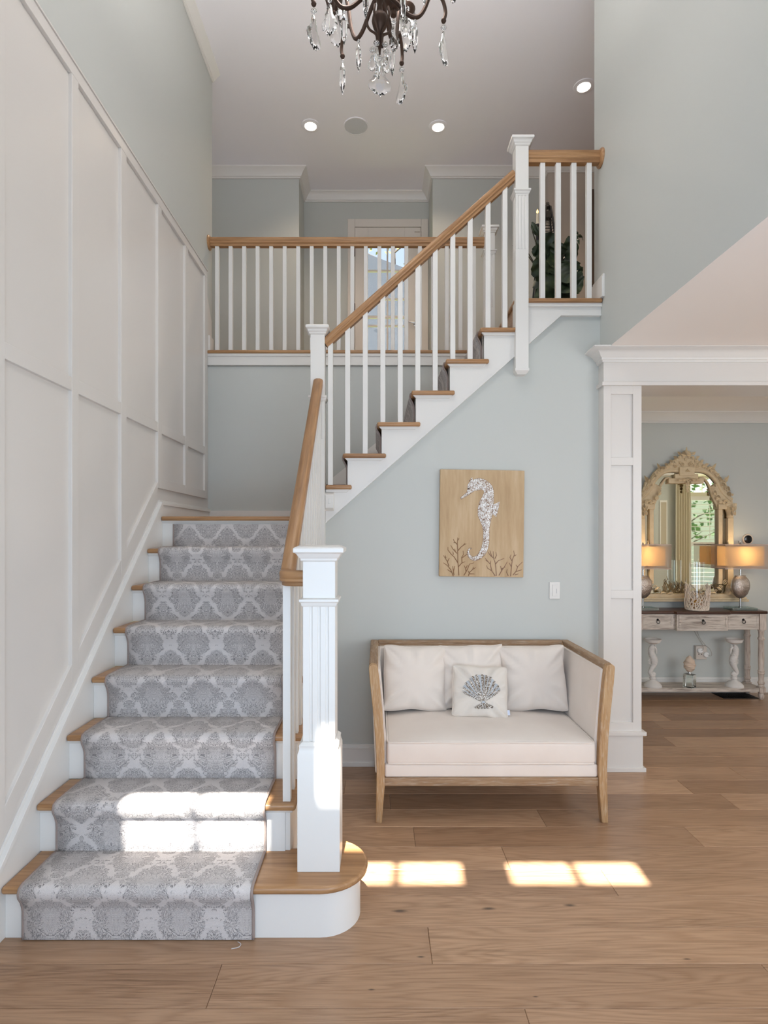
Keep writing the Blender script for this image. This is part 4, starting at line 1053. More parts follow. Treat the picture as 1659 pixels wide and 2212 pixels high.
for xa, ya, yb2, dep in ((122, 1283, 1290, .055), (128, 1290, 1295, .07), (134, 1295, 1300, .06)):
    a = m_(MC - xa, yb2); b = m_(MC + xa, ya); mb.box(a.x, b.x, 5.615 - dep, 5.62, a.z, b.z)
for s in (1, -1):
    pg = [m_(MC + s * x, y) for x, y in ((54, 1051), (66, 1044), (80, 1060), (92, 1073), (103, 1081), (103, 1096), (69, 1096), (62, 1082), (57, 1066))]
    mb.prism([(p.x, p.z) for p in (pg if s == 1 else pg[::-1])], 5.585, 5.607)
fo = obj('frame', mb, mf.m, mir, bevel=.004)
# crest board and carved leaves, roses and scrolls
crest = [(0, 972), (8, 980), (14, 986), (29, 994.6), (43, 1007), (58, 1010), (69, 1021), (77, 1034), (87, 1040), (90, 1053), (97, 1068), (90, 1071), (80, 1060), (72, 1044.5), (62, 1031), (51, 1021), (40, 1016.5), (28, 1015), (0, 1016)]
pts = [m_(MC + x, y) for x, y in crest] + [m_(MC - x, y) for x, y in crest[-2:0:-1]]
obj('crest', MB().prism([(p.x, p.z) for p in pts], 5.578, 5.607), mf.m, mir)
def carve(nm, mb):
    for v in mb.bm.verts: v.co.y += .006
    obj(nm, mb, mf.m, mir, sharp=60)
mb = None
def leaf3(_, c, ang, L_, W_, y):
    mb = MB()
    d = Vector((cos(ang), 0, sin(ang))); n = Vector((-d.z, 0, d.x)); V = [c + Vector((0, y, 0))]
    r = []
    for q, ww in ((0, .2), (.3, 1), (.6, .8), (1, .05)):
        r.append([mb.bm.verts.new(c + d * L_ * q + n * W_ * ww * s_ / 2 + Vector((0, y - .012 * (1 - abs(s_)) * (1 - q * .4), 0))) for s_ in (-1, 0, 1)])
    for a, b in zip(r, r[1:]):
        for k in (0, 1): mb.bm.faces.new((a[k], a[k + 1], b[k + 1], b[k]))
    carve('carved_leaf', mb)
def scroll(_, c, r, s, y, turns=1.6):
    mb = MB(); mb.tube([c + Vector((s * r * (1 - q / 26 * .85) * cos(q * turns * 2 * pi / 26), y - .004, r * (1 - q / 26 * .85) * sin(q * turns * 2 * pi / 26))) for q in range(27)], r * .17, 6)
    carve('carved_scroll', mb)
def rose(_, c, r, y):
    mb = MB()
    mb.ball(c + Vector((0, y, 0)), r * .45, 8, 6, (1, .7, 1))
    for k in range(5):
        a = 2 * pi * k / 5; mb.ball(c + Vector((cos(a) * r * .6, y + .003, sin(a) * r * .6)), r * .45, 7, 5, (1, .5, 1))
    carve('carved_rose', mb)
for a in (90, 60, 120, 35, 145, 15, 165): leaf3(mb, m_(MC, 984), R(a), (.085 if a == 90 else .058), .030, .0)
for s in (1, -1):
    for x, y, r in ((0, 992, .018), (14, 988, .018), (22, 996, .020), (32, 1001, .018), (12, 999, .016), (42, 1009, .015), (6, 986, .016), (18, 1005, .013), (28, 1002, .014), (37, 1007, .014), (47, 1012, .013), (54, 1017, .013), (61, 1020, .013), (72, 1031, .014), (76, 1040, .013), (83, 1048, .014), (90, 1060, .013), (94, 1067, .012)):
        if s == 1 or x: rose(mb, m_(MC + s * x, y), r, -.0)
    for x, y, r in ((9, 1003, .022), (24, 1008, .018), (58, 1016, .016), (66, 1026, .016), (80, 1040, .018), (86, 1055, .022), (76, 1048, .014)): scroll(mb, m_(MC + s * x, y), r, s, 0)
    for x, y, a, L_ in ((56, 1014, 60, .07), (46, 1012, 20, .05), (62, 1024, -20, .05), (70, 1030, -50, .05), (84, 1042, 65, .075), (88, 1050, -60, .06), (92, 1062, -70, .05), (82, 1036, 30, .045), (34, 1006, 0, .05), (96, 1070, 30, .03), (12, 982, 40, .045), (20, 990, 30, .045), (30, 998, 35, .04), (40, 1005, 25, .04), (50, 1015, -10, .04), (66, 1030, 60, .04), (78, 1044, -40, .04), (90, 1064, -50, .04)):
        leaf3(mb, m_(MC + s * x, y), R(a) if s == 1 else R(180 - a), L_, .032, .0)
    # inner foliage between the arch and the columns
    for x, y, r in ((60, 1066, .018), (66, 1076, .020), (72, 1084, .018), (79, 1086, .016), (58, 1056, .012), (88, 1084, .018)): rose(mb, m_(MC + s * x, y), r, -.02)
    for x, y, a in ((58, 1060, -60), (64, 1070, -40), (78, 1080, -20), (60, 1052, 110), (95, 1098, 80), (92, 1104, 110), (98, 1104, 70), (95, 1112, 90), (92, 1114, 100), (98, 1114, 80)):
        leaf3(mb, m_(MC + s * x, y), R(a) if s == 1 else R(180 - a), .045, .024, -.02 if y < 1090 else -.045)
    for x, y, r in ((86, 1178, .016), (86, 1170, .011), (80, 1258, .026), (70, 1268, .022), (60, 1276, .016), (88, 1268, .030), (98, 1274, .024), (106, 1280, .018), (50, 1281, .012), (34, 1281, .012)): scroll(mb, m_(MC + s * x, y), r, s, -.02)
    for x, y, a in ((86, 1184, 90), (72, 1274, 150), (60, 1281, 170), (44, 1282, 175), (100, 1278, 20)): leaf3(mb, m_(MC + s * x, y), R(a) if s == 1 else R(180 - a), .06, .026, -.03)
    for x, y, a in ((6, 1037, 200), (14, 1037, 170), (24, 1039, 190), (4, 1045, 230), (8, 1040, 220)): leaf3(mb, m_(MC + s * x, y), R(-a) if s == 1 else R(180 + a), .05, .028, -.045)
    scroll(mb, m_(MC + s * 16, 1038), .018, s, -.04)
for y in (1040, 1047, 1054, 1061): rose(mb, m_(MC, y, 0), .024 - (y - 1040) * .0005, -.02)
for x in (-12, -6, 0, 6, 12): leaf3(mb, m_(MC + x * .35, 1019), R(90 + x * 4), .03, .014, -.02)

# --- lamps
sheer = N('sheer_organza'); tr = sheer.n('BsdfTransparent'); df = sheer.n('BsdfDiffuse', {'Color': srgb(214, 196, 182)}); tl = sheer.n('BsdfTranslucent', {'Color': srgb(230, 206, 184)})
a_ = sheer.n('MixShader', {0: .5}); sheer.t.links.new(df.outputs[0], a_.inputs[1]); sheer.t.links.new(tl.outputs[0], a_.inputs[2])
b_ = sheer.n('MixShader', {0: .36}); sheer.t.links.new(tr.outputs[0], b_.inputs[1]); sheer.t.links.new(a_.outputs[0], b_.inputs[2]); sheer.t.links.new(b_.outputs[0], sheer.o.inputs[0])
shd = N('lamp_shade_linen'); df = shd.n('BsdfDiffuse', {'Color': srgb(232, 214, 190)}); tl = shd.n('BsdfTranslucent', {'Color': srgb(255, 214, 150)})
a_ = shd.n('MixShader', {0: .6}); shd.t.links.new(df.outputs[0], a_.inputs[1]); shd.t.links.new(tl.outputs[0], a_.inputs[2]); shd.t.links.new(a_.outputs[0], shd.o.inputs[0])
ham = N('hammered_silver'); vo = ham.n('TexVoronoi', {'Vector': ham.coord('Object'), 'Scale': 120.0}); nz = ham.n('TexNoise', {'Vector': ham.coord('Object'), 'Scale': 45.0, 'Detail': 5.0})
ham.bump(ham.math('ADD', vo.outputs[0], nz.outputs[0]), .6, .003); ham.p(Base_Color=ham.mix(nz.outputs[0], srgb(150, 128, 112), srgb(214, 205, 196)), Metallic=.85, Roughness=.38)
gs = N('clear_glass'); gs.p(Base_Color=(.93, 1, .97, 1), Roughness=.0, IOR=1.45); gs.b.inputs['Transmission Weight'].default_value = 1.0
M['glass'] = gs.m
bg = N('glass_slab'); tr = bg.n('BsdfTransparent', {'Color': (.80, .90, .86, 1)}); g_ = bg.n('BsdfGlossy', {'Roughness': .03}); d_ = bg.n('BsdfDiffuse', {'Color': (.75, .85, .82, 1)})
x1_ = bg.n('MixShader', {0: .3}); bg.t.links.new(g_.outputs[0], x1_.inputs[1]); bg.t.links.new(d_.outputs[0], x1_.inputs[2])
x2_ = bg.n('MixShader', {0: .35}); bg.t.links.new(tr.outputs[0], x2_.inputs[1]); bg.t.links.new(x1_.outputs[0], x2_.inputs[2]); bg.t.links.new(x2_.outputs[0], bg.o.inputs[0])
def lamp(cx, label):
    y = 5.455; r = thing('table_lamp', label, 'lamp', (cx, y, ZT), 'silver table lamps on the console')
    obj('base', MB().box(cx - .12, cx + .12, y - .075, y + .075, ZT, ZT + .022), bg.m, r, bevel=.003)
    obj('stem', MB().lathe((cx, y, 0), [(.016, ZT + .022), (.016, ZT + .028), (.0085, ZT + .032), (.0085, ZT + .15)], 14), M['steel'], r)
    mb = MB().lathe((0, 0, 0), [(.006, 0), (.036, .012), (.066, .045), (.086, .095), (.0885, .13), (.080, .175), (.058, .207), (.05, .213), (.052, .222), (.012, .222)], 32)
    for v in mb.bm.verts: v.co = Vector((v.co.x + cx, v.co.y * .62 + y, v.co.z + ZT + .105))
    obj('body', mb, ham.m, r)
    obj('neck', MB().lathe((cx, y, 0), [(.009, ZT + .325), (.009, ZT + .42), (.018, ZT + .43), (.014, ZT + .47)], 12), M['steel'], r)
    def shell(mb, hx, hy, z0, z1, th=.003):
        for a in ((-hx, hx, -hy, -hy + th), (-hx, hx, hy - th, hy), (-hx, -hx + th, -hy + th, hy - th), (hx - th, hx, -hy + th, hy - th)):
            mb.box(cx + a[0], cx + a[1], y + a[2], y + a[3], z0, z1)
        return mb
    def sheet(hx, hy, z0, z1):
        mb = MB(); p = [(cx - hx, y - hy), (cx + hx, y - hy), (cx + hx, y + hy), (cx - hx, y + hy)]
        A = [mb.bm.verts.new((*q, z0)) for q in p]; B = [mb.bm.verts.new((*q, z1)) for q in p]
        for i in range(4): mb.bm.faces.new((A[i], A[(i + 1) % 4], B[(i + 1) % 4], B[i]))
        return mb
    z0, z1 = 1.236, 1.470
    obj('sheer_shade', sheet(.215, .115, z0, z1), sheer.m, r)
    obj('inner_shade', sheet(.172, .085, z0 + .028, z1 - .022), shd.m, r)
    mb = MB(); shell(mb, .217, .117, z1 - .007, z1); shell(mb, .217, .117, z0, z0 + .007)
    obj('shade_trim', mb, paint('shade_trim', srgb(205, 184, 172), .7), r)
    obj('harp', MB().tube([(cx - .215, y, z1 - .004), (cx, y, z1 - .004), (cx + .215, y, z1 - .004)], .002, 5).lathe((cx, y, z1), [(.004, -.012), (.010, 0), (.006, .012), (.002, .02)], 10), M['steel'], r)
    obj('bulb', MB().ball((cx, y, 1.375), .026, 12, 8, (1, 1, 1.2)), M['lens2'], r)
    light('lamp_bulb_light', 'POINT', (cx, y, 1.375), 9, (1, .76, .44), .03)
em = N('lamp_bulb'); em.b.inputs['Emission Color'].default_value = (1, .72, .42, 1); em.b.inputs['Emission Strength'].default_value = 12; M['lens2'] = em.m
lamp(3.492, 'silver lamp with rectangular sheer shade at the right end of the console')
lamp(2.555, 'silver lamp with rectangular sheer shade at the left end, partly behind the pilaster')

# --- coral candle holder with a tall glass cylinder
cc = Vector((P(1505.5, 0, 5.40).x, 5.40, ZT)); hol = thing('coral_candle_holder', 'white branching coral candle holder with a tall glass cylinder on the console', 'candle holder', tuple(cc))
cm = paint('coral_cream', srgb(226, 212, 196), .7, .3, 120, .03)
mb = MB(); rnd = random.Random(8)
mb.lathe(tuple(cc), [(.09, 0), (.10, .006), (.098, .02), (.085, .026), (.08, .01)], 24)
for k in range(54):
    a = 2 * pi * k / 54 + rnd.uniform(-.05, .05); top = .14 + .12 * abs(cos(a * 1.0 + .4)) ** 1.5 + rnd.uniform(-.03, .03)
    pts = []; aa = a; r_ = .096; z = .008
    while z < top:
        pts.append(cc + Vector((cos(aa) * r_, sin(aa) * r_, z))); aa += rnd.uniform(-.21, .21); z += .020; r_ += rnd.uniform(-.004, .0045)
    if len(pts) > 2: mb.tube(pts, [.0062 - .0032 * i / len(pts) for i in range(len(pts))], 5)
    for b in range(4):
        q = pts[rnd.randrange(1, len(pts))]; t_ = Vector((-sin(aa), cos(aa), 0)) * rnd.choice((-1, 1))
        mb.tube([q, q + t_ * .012 + Vector((0, 0, .012)), q + t_ * .016 + Vector((0, 0, .030))], [.004, .0035, .002], 5)
obj('coral', mb, cm, hol)
mb = MB().lathe(tuple(cc), [(.066, .012), (.066, .46), (.0635, .46), (.0635, .014)], 28)
obj('glass_cylinder', mb, M['pane'], hol)
am = paint('amber_wax', srgb(214, 150, 40), .4); obj('votive', MB().lathe(tuple(cc), [(.05, .028), (.05, .10), (.045, .104), (.002, .104)], 20), am, hol)

# --- on the lower shelf: seahorse candlesticks, shell on a crystal block
wwm = paint('chalky_white', srgb(226, 221, 216), .7, .4, 160, .02)
def candlestick(cx, s, label):
    y = 5.43; z0 = .110; r = thing('seahorse_candlestick', label, 'candlestick', (cx, y, z0), 'seahorse candlesticks on the lower shelf')
    obj('base', MB().lathe((cx, y, z0), [(.080, 0), (.080, .014), (.070, .028), (.064, .034), (.05, .046), (.028, .058), (.024, .066), (.030, .078), (.022, .092), (.026, .10), (.018, .108)], 28), wwm, r)
    zz = lambda f: z0 + .455 * f
    body = [(.004, .235, .018), (.020, .265, .017), (.028, .30, .016), (.014, .36, .019), (-.002, .43, .025), (-.012, .50, .031), (-.010, .57, .034), (.004, .65, .030), (.014, .72, .027), (.012, .78, .028), (0, .83, .026), (-.012, .845, .018)]
    path = catmull([Vector((cx + s * x, y, zz(f))) for x, f, q in body], 7); rad = catmull([Vector((q, 0, 0)) for x, f, q in body], 7)
    rr = [q.x * (1 + (.07 if i % 2 else -.04)) for i, q in enumerate(rad)]
    b = obj('seahorse', MB().tube(path, rr, 12), wwm, r, sharp=60)
    mb = MB().tube(catmull([Vector((cx + s * -.012, y, zz(.83))), Vector((cx + s * -.030, y, zz(.79))), Vector((cx + s * -.034, y, zz(.73))), Vector((cx + s * -.038, y, zz(.69)))]), [.014 - .0005 * i for i in range(19)], 8)
    for dz_ in (.86, .83, .80): mb.lathe((cx + s * -.02, y, zz(dz_)), [(.008, 0), (.001, .018)], 6, (-s, 0, .4))
    obj('snout', mb, wwm, b)
    mb = MB()
    for i, f in enumerate((.47, .50, .53, .56, .59)): mb.lathe((cx + s * .022, y, zz(f)), [(.007, 0), (.001, .026 - .003 * abs(i - 2))], 6, (s, 0, .2))
    obj('fin', mb, wwm, b)
    obj('tail_curl', MB().ball((cx + s * -.006, y, zz(.262)), .024, 12, 8, (1, .8, 1)), wwm, b)
    obj('dish', MB().lathe((cx, y, 0), [(.010, zz(.85)), (.012, zz(.885)), (.04, zz(.905)), (.066, zz(.935)), (.076, zz(.985)), (.078, zz(1.0)), (.070, zz(1.0)), (.055, zz(.965)), (.002, zz(.96))], 28), wwm, r)
candlestick(P(1410, 0, 5.43).x, -1, 'white seahorse candlestick at the left of the console shelf')
candlestick(P(1586, 0, 5.43).x, 1, 'white seahorse candlestick at the right of the console shelf')
cx = P(1489.5, 0, 5.40).x; shl = thing('shell_ornament', 'spiky beige shell mounted on a clear crystal block on the shelf', 'ornament', (cx, 5.40, .110))
q = Matrix.Rotation(R(35), 3, 'Z')
mb = MB(); pts = [Vector((cx, 5.40, 0)) + q @ Vector((a * .042, b * .042, 0)) for a, b in ((-1, -1), (1, -1), (1, 1), (-1, 1))]
mb.prism([(p.x, p.y) for p in pts], .110, .235, 'Z'); obj('crystal_block', mb, M['glass'], shl, bevel=.003)
obj('pin', MB().lathe((cx, 5.40, .235), [(.014, 0), (.010, .006), (.008, .028)], 12), M['steel'], shl)
mb = MB(); rings = []
for i in range(26):
    f = i / 25; r_ = .056 * sin(pi * min(1, f * .93 + .07)) ** .7 * (1 - .25 * f); ring = []
    for k in range(20):
        a = 2 * pi * k / 20; w_ = 1 + .16 * max(0, sin(a * 3 + f * 22)) + .07 * sin(f * 60)
        ring.append(Vector((cx + cos(a) * r_ * w_, 5.40 + sin(a) * r_ * w_ * .8, .258 + .155 * f)))
    rings.append(ring)
mb.loft(rings); obj('shell', mb, paint('shell_beige', srgb(214, 192, 172), .6, .5, 90, .1), shl, sharp=50)

# --- outlet, plugs, cords, thermostat, floor vent
YO = 5.628
a, b = P(1500, 1423, 5.62), P(1523.5, 1394, 5.62)
outl = thing('wall_outlet', 'beige multi outlet on the wall beneath the console', 'outlet', ((a.x + b.x) / 2, YO, a.z))
obj('plate', MB().box(a.x, b.x, 5.59, YO + .002, a.z, b.z), paint('almond_plastic', srgb(206, 196, 186), .4), outl, bevel=.004)
mb = MB()
for u_ in (.25, .5, .75):
    for w_ in (.25,): mb.box(a.x + (b.x - a.x) * u_ - .003, a.x + (b.x - a.x) * u_ + .003, 5.588, 5.5905, a.z + .045, a.z + .056)
obj('socket', mb, M['black'], outl)
plugm = paint('plug_white', srgb(232, 232, 230), .4); cordm = paint('cord_grey', srgb(168, 164, 158), .5)
for (px, py), lab, pth in (((1512, 1405), 'round white plug on the upper left of the outlet', [(1516, 1405), (1519, 1402), (1517, 1392), (1510, 1380), (1501, 1366), (1495, 1355)]), ((1525, 1414), 'round white plug at the lower right of the outlet', [(1530, 1415), (1536, 1417), (1537.5, 1412), (1533, 1402), (1524, 1394), (1513, 1380), (1505, 1362), (1502, 1354)])):
    c = P(px, py, 5.585); r = thing('plug', lab, 'plug', tuple(c))
    obj('body', MB().lathe((c.x, 5.59, c.z), [(.026, 0), (.026, .014), (.020, .020), (.001, .021)], 22, (0, -1, 0)), plugm, r)
    obj('cord', MB().tube(catmull([(c.x, 5.575, c.z)] + [P(x, y, 5.57 if i < 4 else 5.59) for i, (x, y) in enumerate(pth)]), .0028, 5), cordm, r)
c = P(1618.6, 1165, 5.60); th_ = thing('thermostat', 'round black faced thermostat with pale ring right of the mirror', 'thermostat', tuple(c))
obj('ring', MB().lathe((c.x, 5.632, c.z), [(.054, 0), (.054, .010), (.050, .014), (.038, .015)], 32, (0, -1, 0)), paint('thermostat_ring', srgb(222, 206, 186), .35), th_)
mt = N('black_glass'); mt.p(Base_Color=(.01, .01, .012, 1), Roughness=.08)
obj('face', MB().lathe((c.x, 5.632, c.z), [(.040, .008), (.040, .016), (.034, .019), (.001, .020)], 32, (0, -1, 0)), mt.m, th_)
mb = MB(); tag(obj('wall_clip', MB().box(P(1600, 0, 5.61).x - .01, P(1600, 0, 5.61).x + .008, 5.615, 5.631, P(0, 1174, 5.61).z, P(0, 1168, 5.61).z), T, bevel=.002), 'tiny white wall clip left of the thermostat', 'clip')
mb = MB().box(3.30, 3.64, 5.40, 5.60, .0005, .004)
for i in range(16): mb.box(3.305 + i * .021, 3.313 + i * .021, 5.41, 5.59, .004, .0065)
tag(obj('floor_vent', mb, M['black']), 'black floor register under the right end of the console', 'vent')

# --- unseen door and window frames added on the solid wall behind the fill lamps
mb = MB()
for a, b in ((-.85, -.79), (-.30, -.24), (.74, .80), (1.29, 1.35)): mb.box(a, b, -.25, -.215, 0, 2.36)
mb.box(-.85, 1.35, -.25, -.215, 2.30, 2.40)
for a, b in ((-.79, -.30), (.80, 1.29)):
    for z in (.25, .75, 1.25, 1.75, 2.25): mb.box(a, b, -.25, -.235, z, z + .03)
mb.box(-.24, .74, -.25, -.225, 0, .3).box(-.24, -.12, -.25, -.225, .3, 2.3).box(.62, .74, -.25, -.225, .3, 2.3)
d2 = struct('door_2', mb, T)
obj('pane', MB().box(-.79, 1.29, -.2495, -.247, .05, 2.3), mt.m, d2)
mb = MB()
for a, b in ((-1.30, -1.24), (-.06, 0), (1.24, 1.30)): mb.box(a, b, -.25, -.22, 3.2, 5.0)
mb.box(-1.30, 1.30, -.25, -.22, 3.14, 3.2).box(-1.30, 1.30, -.25, -.22, 5.0, 5.06).box(-1.24, 1.24, -.25, -.235, 4.08, 4.12)
w2 = struct('window_2', mb, T)
obj('pane', MB().box(-1.24, 1.24, -.2495, -.247, 3.2, 5.0), mt.m, w2)

# --- dining window behind the viewer, seen in the mirror
w1 = MB()
for a, b, c, d in ((6.20, 6.27, .45, 2.77), (7.10, 7.17, .45, 2.77), (6.27, 7.10, .45, .5), (6.27, 7.10, 2.72, 2.77), (6.27, 7.10, 2.36, 2.44)): w1.box(a, b, -.27, -.21, c, d)
w1.box(6.56, 6.575, -.262, -.25, 2.44, 2.72)
wd = struct('window_1', w1, paint('window_trim', srgb(216, 212, 190), .5), bevel=.003)
mb = MB()
for a, b, c, d in ((6.27, 6.33, .5, 2.36), (7.04, 7.10, .5, 2.36), (6.33, 7.04, .5, .58), (6.33, 7.04, 1.36, 1.44), (6.33, 7.04, 2.28, 2.36)): mb.box(a, b, -.24, -.215, c, d)
for i in range(9): mb.box(6.33, 7.04, -.245, -.21, 1.48 + i * .088, 1.491 + i * .088)
for i in range(8): mb.box(6.33, 7.04, -.245, -.21, .64 + i * .088, .651 + i * .088)
mb.box(6.69, 6.70, -.21, -.205, 1.5, 2.2)
obj('shutter', mb, M['trim'], wd)
obj('pane', MB().box(6.27, 7.10, -.262, -.258, .5, 2.72), M['pane'], wd)
mb = MB(); n = 60
ring = lambda z: [(5.96 + .30 * i / n, -.12 + .030 * sin(i * 2 * pi / 10) * (1 + .1 * sin(z)), z) for i in range(n + 1)]
r0 = [mb.bm.verts.new(p) for p in ring(.02)]; r1 = [mb.bm.verts.new(p) for p in ring(2.68)]
for i in range(n): mb.bm.faces.new((r0[i], r0[i + 1], r1[i + 1], r1[i]))
tag(obj('curtain', mb, paint('curtain_cream', srgb(214, 206, 186), .9), sharp=180), 'cream pleated curtain beside the shuttered window, seen in the mirror', 'curtain')
mb = MB().box(5.70, 5.85, -.25, -.225, 1.35, 2.28)
pf = thing('picture_frame', 'narrow white framed picture on the far wall, seen in the mirror', 'picture', (5.78, -.23, 1.35))
obj('frame', mb, T, pf, bevel=.003); obj('print', MB().box(5.72, 5.83, -.226, -.222, 1.39, 2.24), paint('print_beige', srgb(196, 186, 168), .8), pf)
struct('trim_11', MB().box(5.42, 5.56, -.25, -.22, 0, 2.77), T)

# ------------------------------------------------------------------ upper hall: plant, lantern, candle
leafm = N('glossy_leaf'); n_ = leafm.n('TexNoise', {'Vector': leafm.coord('Object'), 'Scale': 12.0, 'Detail': 3.0})
leafm.p(Base_Color=leafm.ramp(n_.outputs[0], [(.35, srgb(34, 46, 32)), (.55, srgb(54, 70, 46)), (.75, srgb(98, 108, 66))]), Roughness=.4)
px0 = P(1190, 0, 4.62).x
pl = thing('potted_plant', 'large dark green leafy plant behind the balusters at the top of the stairs', 'plant', (px0, 4.62, FZ))
obj('pot', MB().lathe((px0, 4.62, FZ), [(.10, 0), (.13, .02), (.16, .22), (.17, .25), (.155, .25), (.14, .22), (.002, .22)], 28), paint('dark_pot', srgb(58, 52, 48), .5), pl)
def leaf(mb, base, tip, W_, droop, roll=0.0):
    base, tip = Vector(base), Vector(tip); d = tip - base; L_ = d.length; d.normalize()
    side = d.cross(Vector((0, 1, 0))); side = side.normalized() if side.length > .1 else Vector((1, 0, 0))
    side = Matrix.Rotation(roll, 3, d) @ side; up = side.cross(d); rows = []
    for i in range(10):
        f = i / 9; w_ = W_ * (sin(pi * min(1, f * .86 + .14)) ** .75) * (1 if i < 9 else .05) * (1 + .10 * sin(i * 2.3))
        c = base + d * L_ * f + Vector((0, 0, -droop * f * f)) + up * .01 * sin(i * 1.7)
        rows.append([mb.bm.verts.new(c + side * w_ / 2 * s_ + up * (abs(s_) * w_ * .16)) for s_ in (-1, -.5, 0, .5, 1)])
    for a, b in zip(rows, rows[1:]):
        for k in range(4): mb.bm.faces.new((a[k], a[k + 1], b[k + 1], b[k]))
rnd = random.Random(11); L = []
spots = [(1107, 520, 1130, 530, .05), (1107, 548, 1135, 545, .04), (1166, 488, 1150, 500, .10), (1205, 500, 1185, 520, .12), (1228, 496, 1238, 560, .09), (1262, 508, 1240, 500, .03), (1252, 520, 1240, 505, .025), (1235, 545, 1225, 590, .14), (1260, 570, 1230, 580, .13), (1255, 620, 1225, 600, .15), (1250, 645, 1220, 610, .15), (1160, 555, 1190, 545, .10), (1162, 580, 1200, 560, .12), (1150, 610, 1190, 590, .11), (1155, 640, 1195, 610, .14), (1200, 640, 1205, 590, .13), (1218, 560, 1200, 600, .12), (1175, 525, 1200, 545, .13), (1190, 505, 1205, 540, .12), (1215, 620, 1210, 570, .14), (1180, 620, 1200, 570, .12), (1235, 600, 1210, 570, .15), (1190, 600, 1195, 550, .13), (1225, 640, 1215, 600, .13), (1175, 650, 1190, 600, .13), (1242, 560, 1225, 530, .08), (1150, 530, 1180, 545, .09)]
st = MB()
for k in range(20): spots.append((1148 + rnd.random() * 108, 500 + rnd.random() * 150, 1175 + rnd.random() * 55, 530 + rnd.random() * 90, .10 + .05 * rnd.random()))
for i, (tx, ty, bx_, by_, W_) in enumerate(spots):
    dd = 4.62 + rnd.uniform(-.14, .14); b = P(bx_, by_, 4.62 + (dd - 4.62) * .3); tp = P(tx, ty, dd)
    mb = MB(); leaf(mb, b, tp, W_ * 1.25, .02 + rnd.uniform(0, .03), rnd.uniform(-.7, .7)); obj('leaf', mb, leafm.m, pl, sharp=180)
    st.tube(catmull([Vector((px0 + rnd.uniform(-.04, .04), 4.62 + rnd.uniform(-.04, .04), FZ + .2)), Vector((px0 * .6 + b.x * .4, 4.62, FZ + .2 + (b.z - FZ - .2) * .6)), b], 4), .0045, 5)
obj('stems', st, paint('stem_green', srgb(52, 50, 34), .6), pl)
lx = P(1183, 0, 5.5).x; lz = P(0, 437, 5.5).z
ln = thing('lantern', 'tall tapering black metal lantern with wire mesh behind the plant', 'lantern', (lx, 5.5, FZ))
mb = MB(); zt0, zb0 = lz, FZ
for k in range(4):
    sx, sy = ((-1, -1), (1, -1), (1, 1), (-1, 1))[k]
    mb.tube([(lx + sx * .022, 5.5 + sy * .022, zt0 - .05), (lx + sx * .085, 5.5 + sy * .085, zt0 - .55), (lx + sx * .17, 5.5 + sy * .17, zb0)], .009, 6)
mb.box(lx - .17, lx + .17, 5.33, 5.67, zb0, zb0 + .03)
mb.lathe((lx, 5.5, zt0 - .055), [(.036, 0), (.036, .012), (.014, .038), (.006, .045)], 4)
mb.tube([Vector((lx + .014 * cos(q), 5.5, zt0 - .012 + .014 * sin(q))) for q in [i * pi / 5 for i in range(11)]], .003, 5)
mb.box(lx - .035, lx + .035, 5.465, 5.535, zt0 - .16, zt0 - .10)
obj('frame', mb, M['black'], ln)
mb = MB()
for i in range(12):
    z = zt0 - .17 - i * .028; r_ = .022 + .063 * (zt0 - .05 - z) / .5
    mb.tube([(lx - r_, 5.5 - r_, z), (lx + r_, 5.5 - r_, z), (lx + r_, 5.5 + r_, z), (lx - r_, 5.5 + r_, z), (lx - r_, 5.5 - r_, z)], .0028, 4)
for k in (-.5, 0, .5): mb.tube([(lx + k * .04, 5.5 - .03, zt0 - .16), (lx + k * .17, 5.5 - .09, zt0 - .55)], .0025, 4)
obj('mesh', mb, M['black'], ln)
cx = P(1161, 0, 5.05).x; z1 = P(0, 462, 5.05).z
cd_ = thing('candle', 'lit ivory candle on a tall stand beside the lantern', 'candle', (cx, 5.05, FZ))
obj('stand', MB().lathe((cx, 5.05, 0), [(.07, FZ), (.06, FZ + .02), (.02, FZ + .05), (.014, z1 - .14), (.045, z1 - .125), (.045, z1 - .11)], 18), M['black'], cd_)
obj('wax', MB().lathe((cx, 5.05, 0), [(.022, z1 - .11), (.011, z1 - .075), (.010, z1), (.001, z1 + .001)], 16), candle_m, cd_)
em = N('candle_flame'); em.b.inputs['Emission Color'].default_value = (1, .42, .10, 1); em.b.inputs['Emission Strength'].default_value = 4
obj('flame', MB().lathe((cx, 5.05, z1 + .002), [(.002, 0), (.010, .012), (.009, .020), (.001, .040)], 12), em.m, cd_)

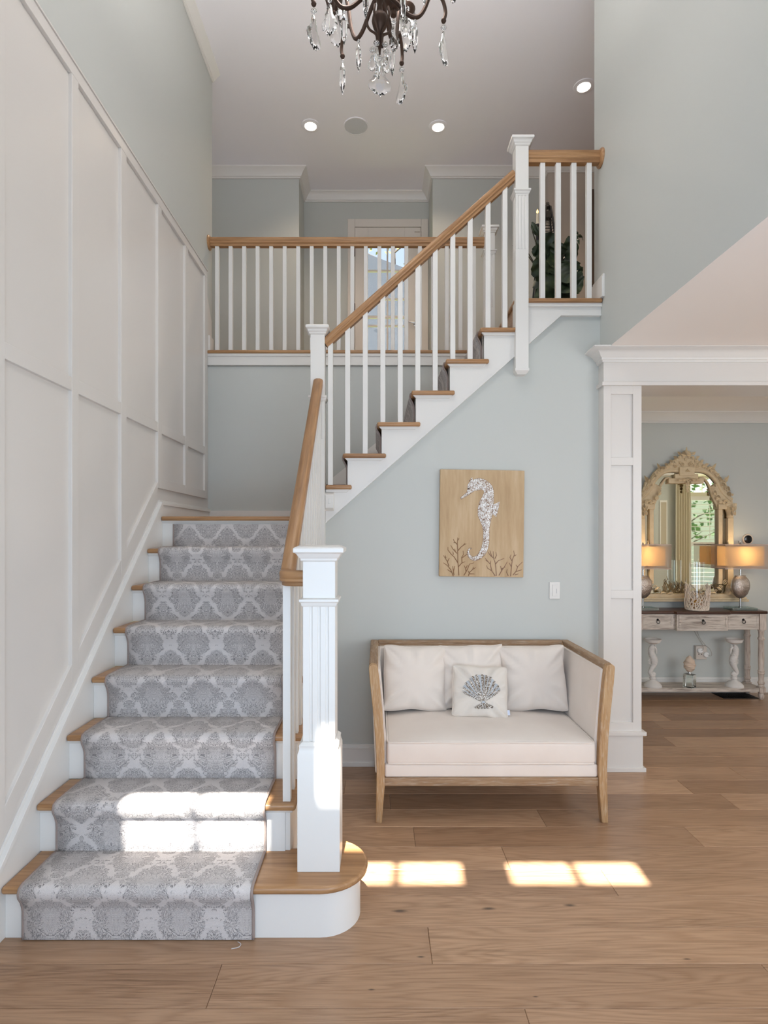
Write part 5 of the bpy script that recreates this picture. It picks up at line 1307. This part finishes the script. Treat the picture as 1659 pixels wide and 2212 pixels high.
# ------------------------------------------------------------------ outdoors, seen through the hall door and in the mirror
roofm = paint('grey_shingle', srgb(52, 60, 70), .9, .5, 20, .08)
mb = MB().prism([(-3.2, 5.6), (-3.2, 8.1), (-2.4, 8.6), (1.6, 7.1), (1.6, 5.6)], 12.5, 16)
mb.box(-3.2, 1.4, 12.4, 12.5, 5.0, 6.9)
tag(obj('neighbour_roof', mb, roofm), 'grey shingled roof outside the upper hall door', 'roof')
foli = paint('spring_foliage', srgb(122, 128, 58), .8); bark = paint('bark', srgb(80, 70, 60), .9); folg = paint('green_foliage', srgb(66, 104, 52), .8)
def tree(x, y, z0, hh, rr, label, fm, n, seed, lo=.35):
    r = thing('tree', label, 'tree', (x, y, z0)); rnd = random.Random(seed); mb = MB(); mb.tube([(x, y, z0), (x + .1, y, z0 + hh * .5), (x, y, z0 + hh * .9)], [.12, .08, .03], 8); lf = MB()
    for k in range(16):
        a = rnd.uniform(0, 6.28); z = z0 + hh * rnd.uniform(.3, .9); e = Vector((x + cos(a) * rr, y + sin(a) * rr, z + rr * .6))
        mb.tube([Vector((x, y, z)), Vector((x, y, z)).lerp(e, .5) + Vector((0, 0, .1)), e], [.035, .02, .006], 5)
    for k in range(n):
        a = rnd.uniform(0, 6.28); q = rr * rnd.random() ** .5; z = z0 + hh * rnd.uniform(lo, 1.05); c = Vector((x + cos(a) * q, y + sin(a) * q, z)); s_ = rnd.uniform(.05, .12)
        d1 = Vector((rnd.uniform(-1, 1), rnd.uniform(-1, 1), rnd.uniform(-1, 1))).normalized() * s_; d2 = d1.orthogonal().normalized() * s_ * .6
        lf.bm.faces.new([lf.bm.verts.new(p) for p in (c - d1, c + d2, c + d1, c - d2)])
    obj('trunk', mb, bark, r); obj('crown', lf, fm, r)
struct('ground', MB().box(-40, 50, -60, -1.2, -.7, -.6).box(-40, 50, 7.2, 60, -.7, -.6), paint('lawn', srgb(120, 130, 84), .9))
tree(.6, 20, -.6, 14, 2.6, 'thin leaved spring tree behind the hall door glass', foli, 900, 2)
tree(8.9, -5.8, -.6, 4.2, 1.3, 'green tree outside the dining window, seen in the mirror', folg, 420, 4, .5)
pale = paint('pale_siding', srgb(222, 222, 220), .8)
tag(obj('neighbour_house', MB().prism([(-12, -1), (-12, 3), (-11, 5), (-9, 3), (-9, -1)], 8, 16, 'X'), pale), 'pale house outside the dining window, seen in the mirror', 'house')
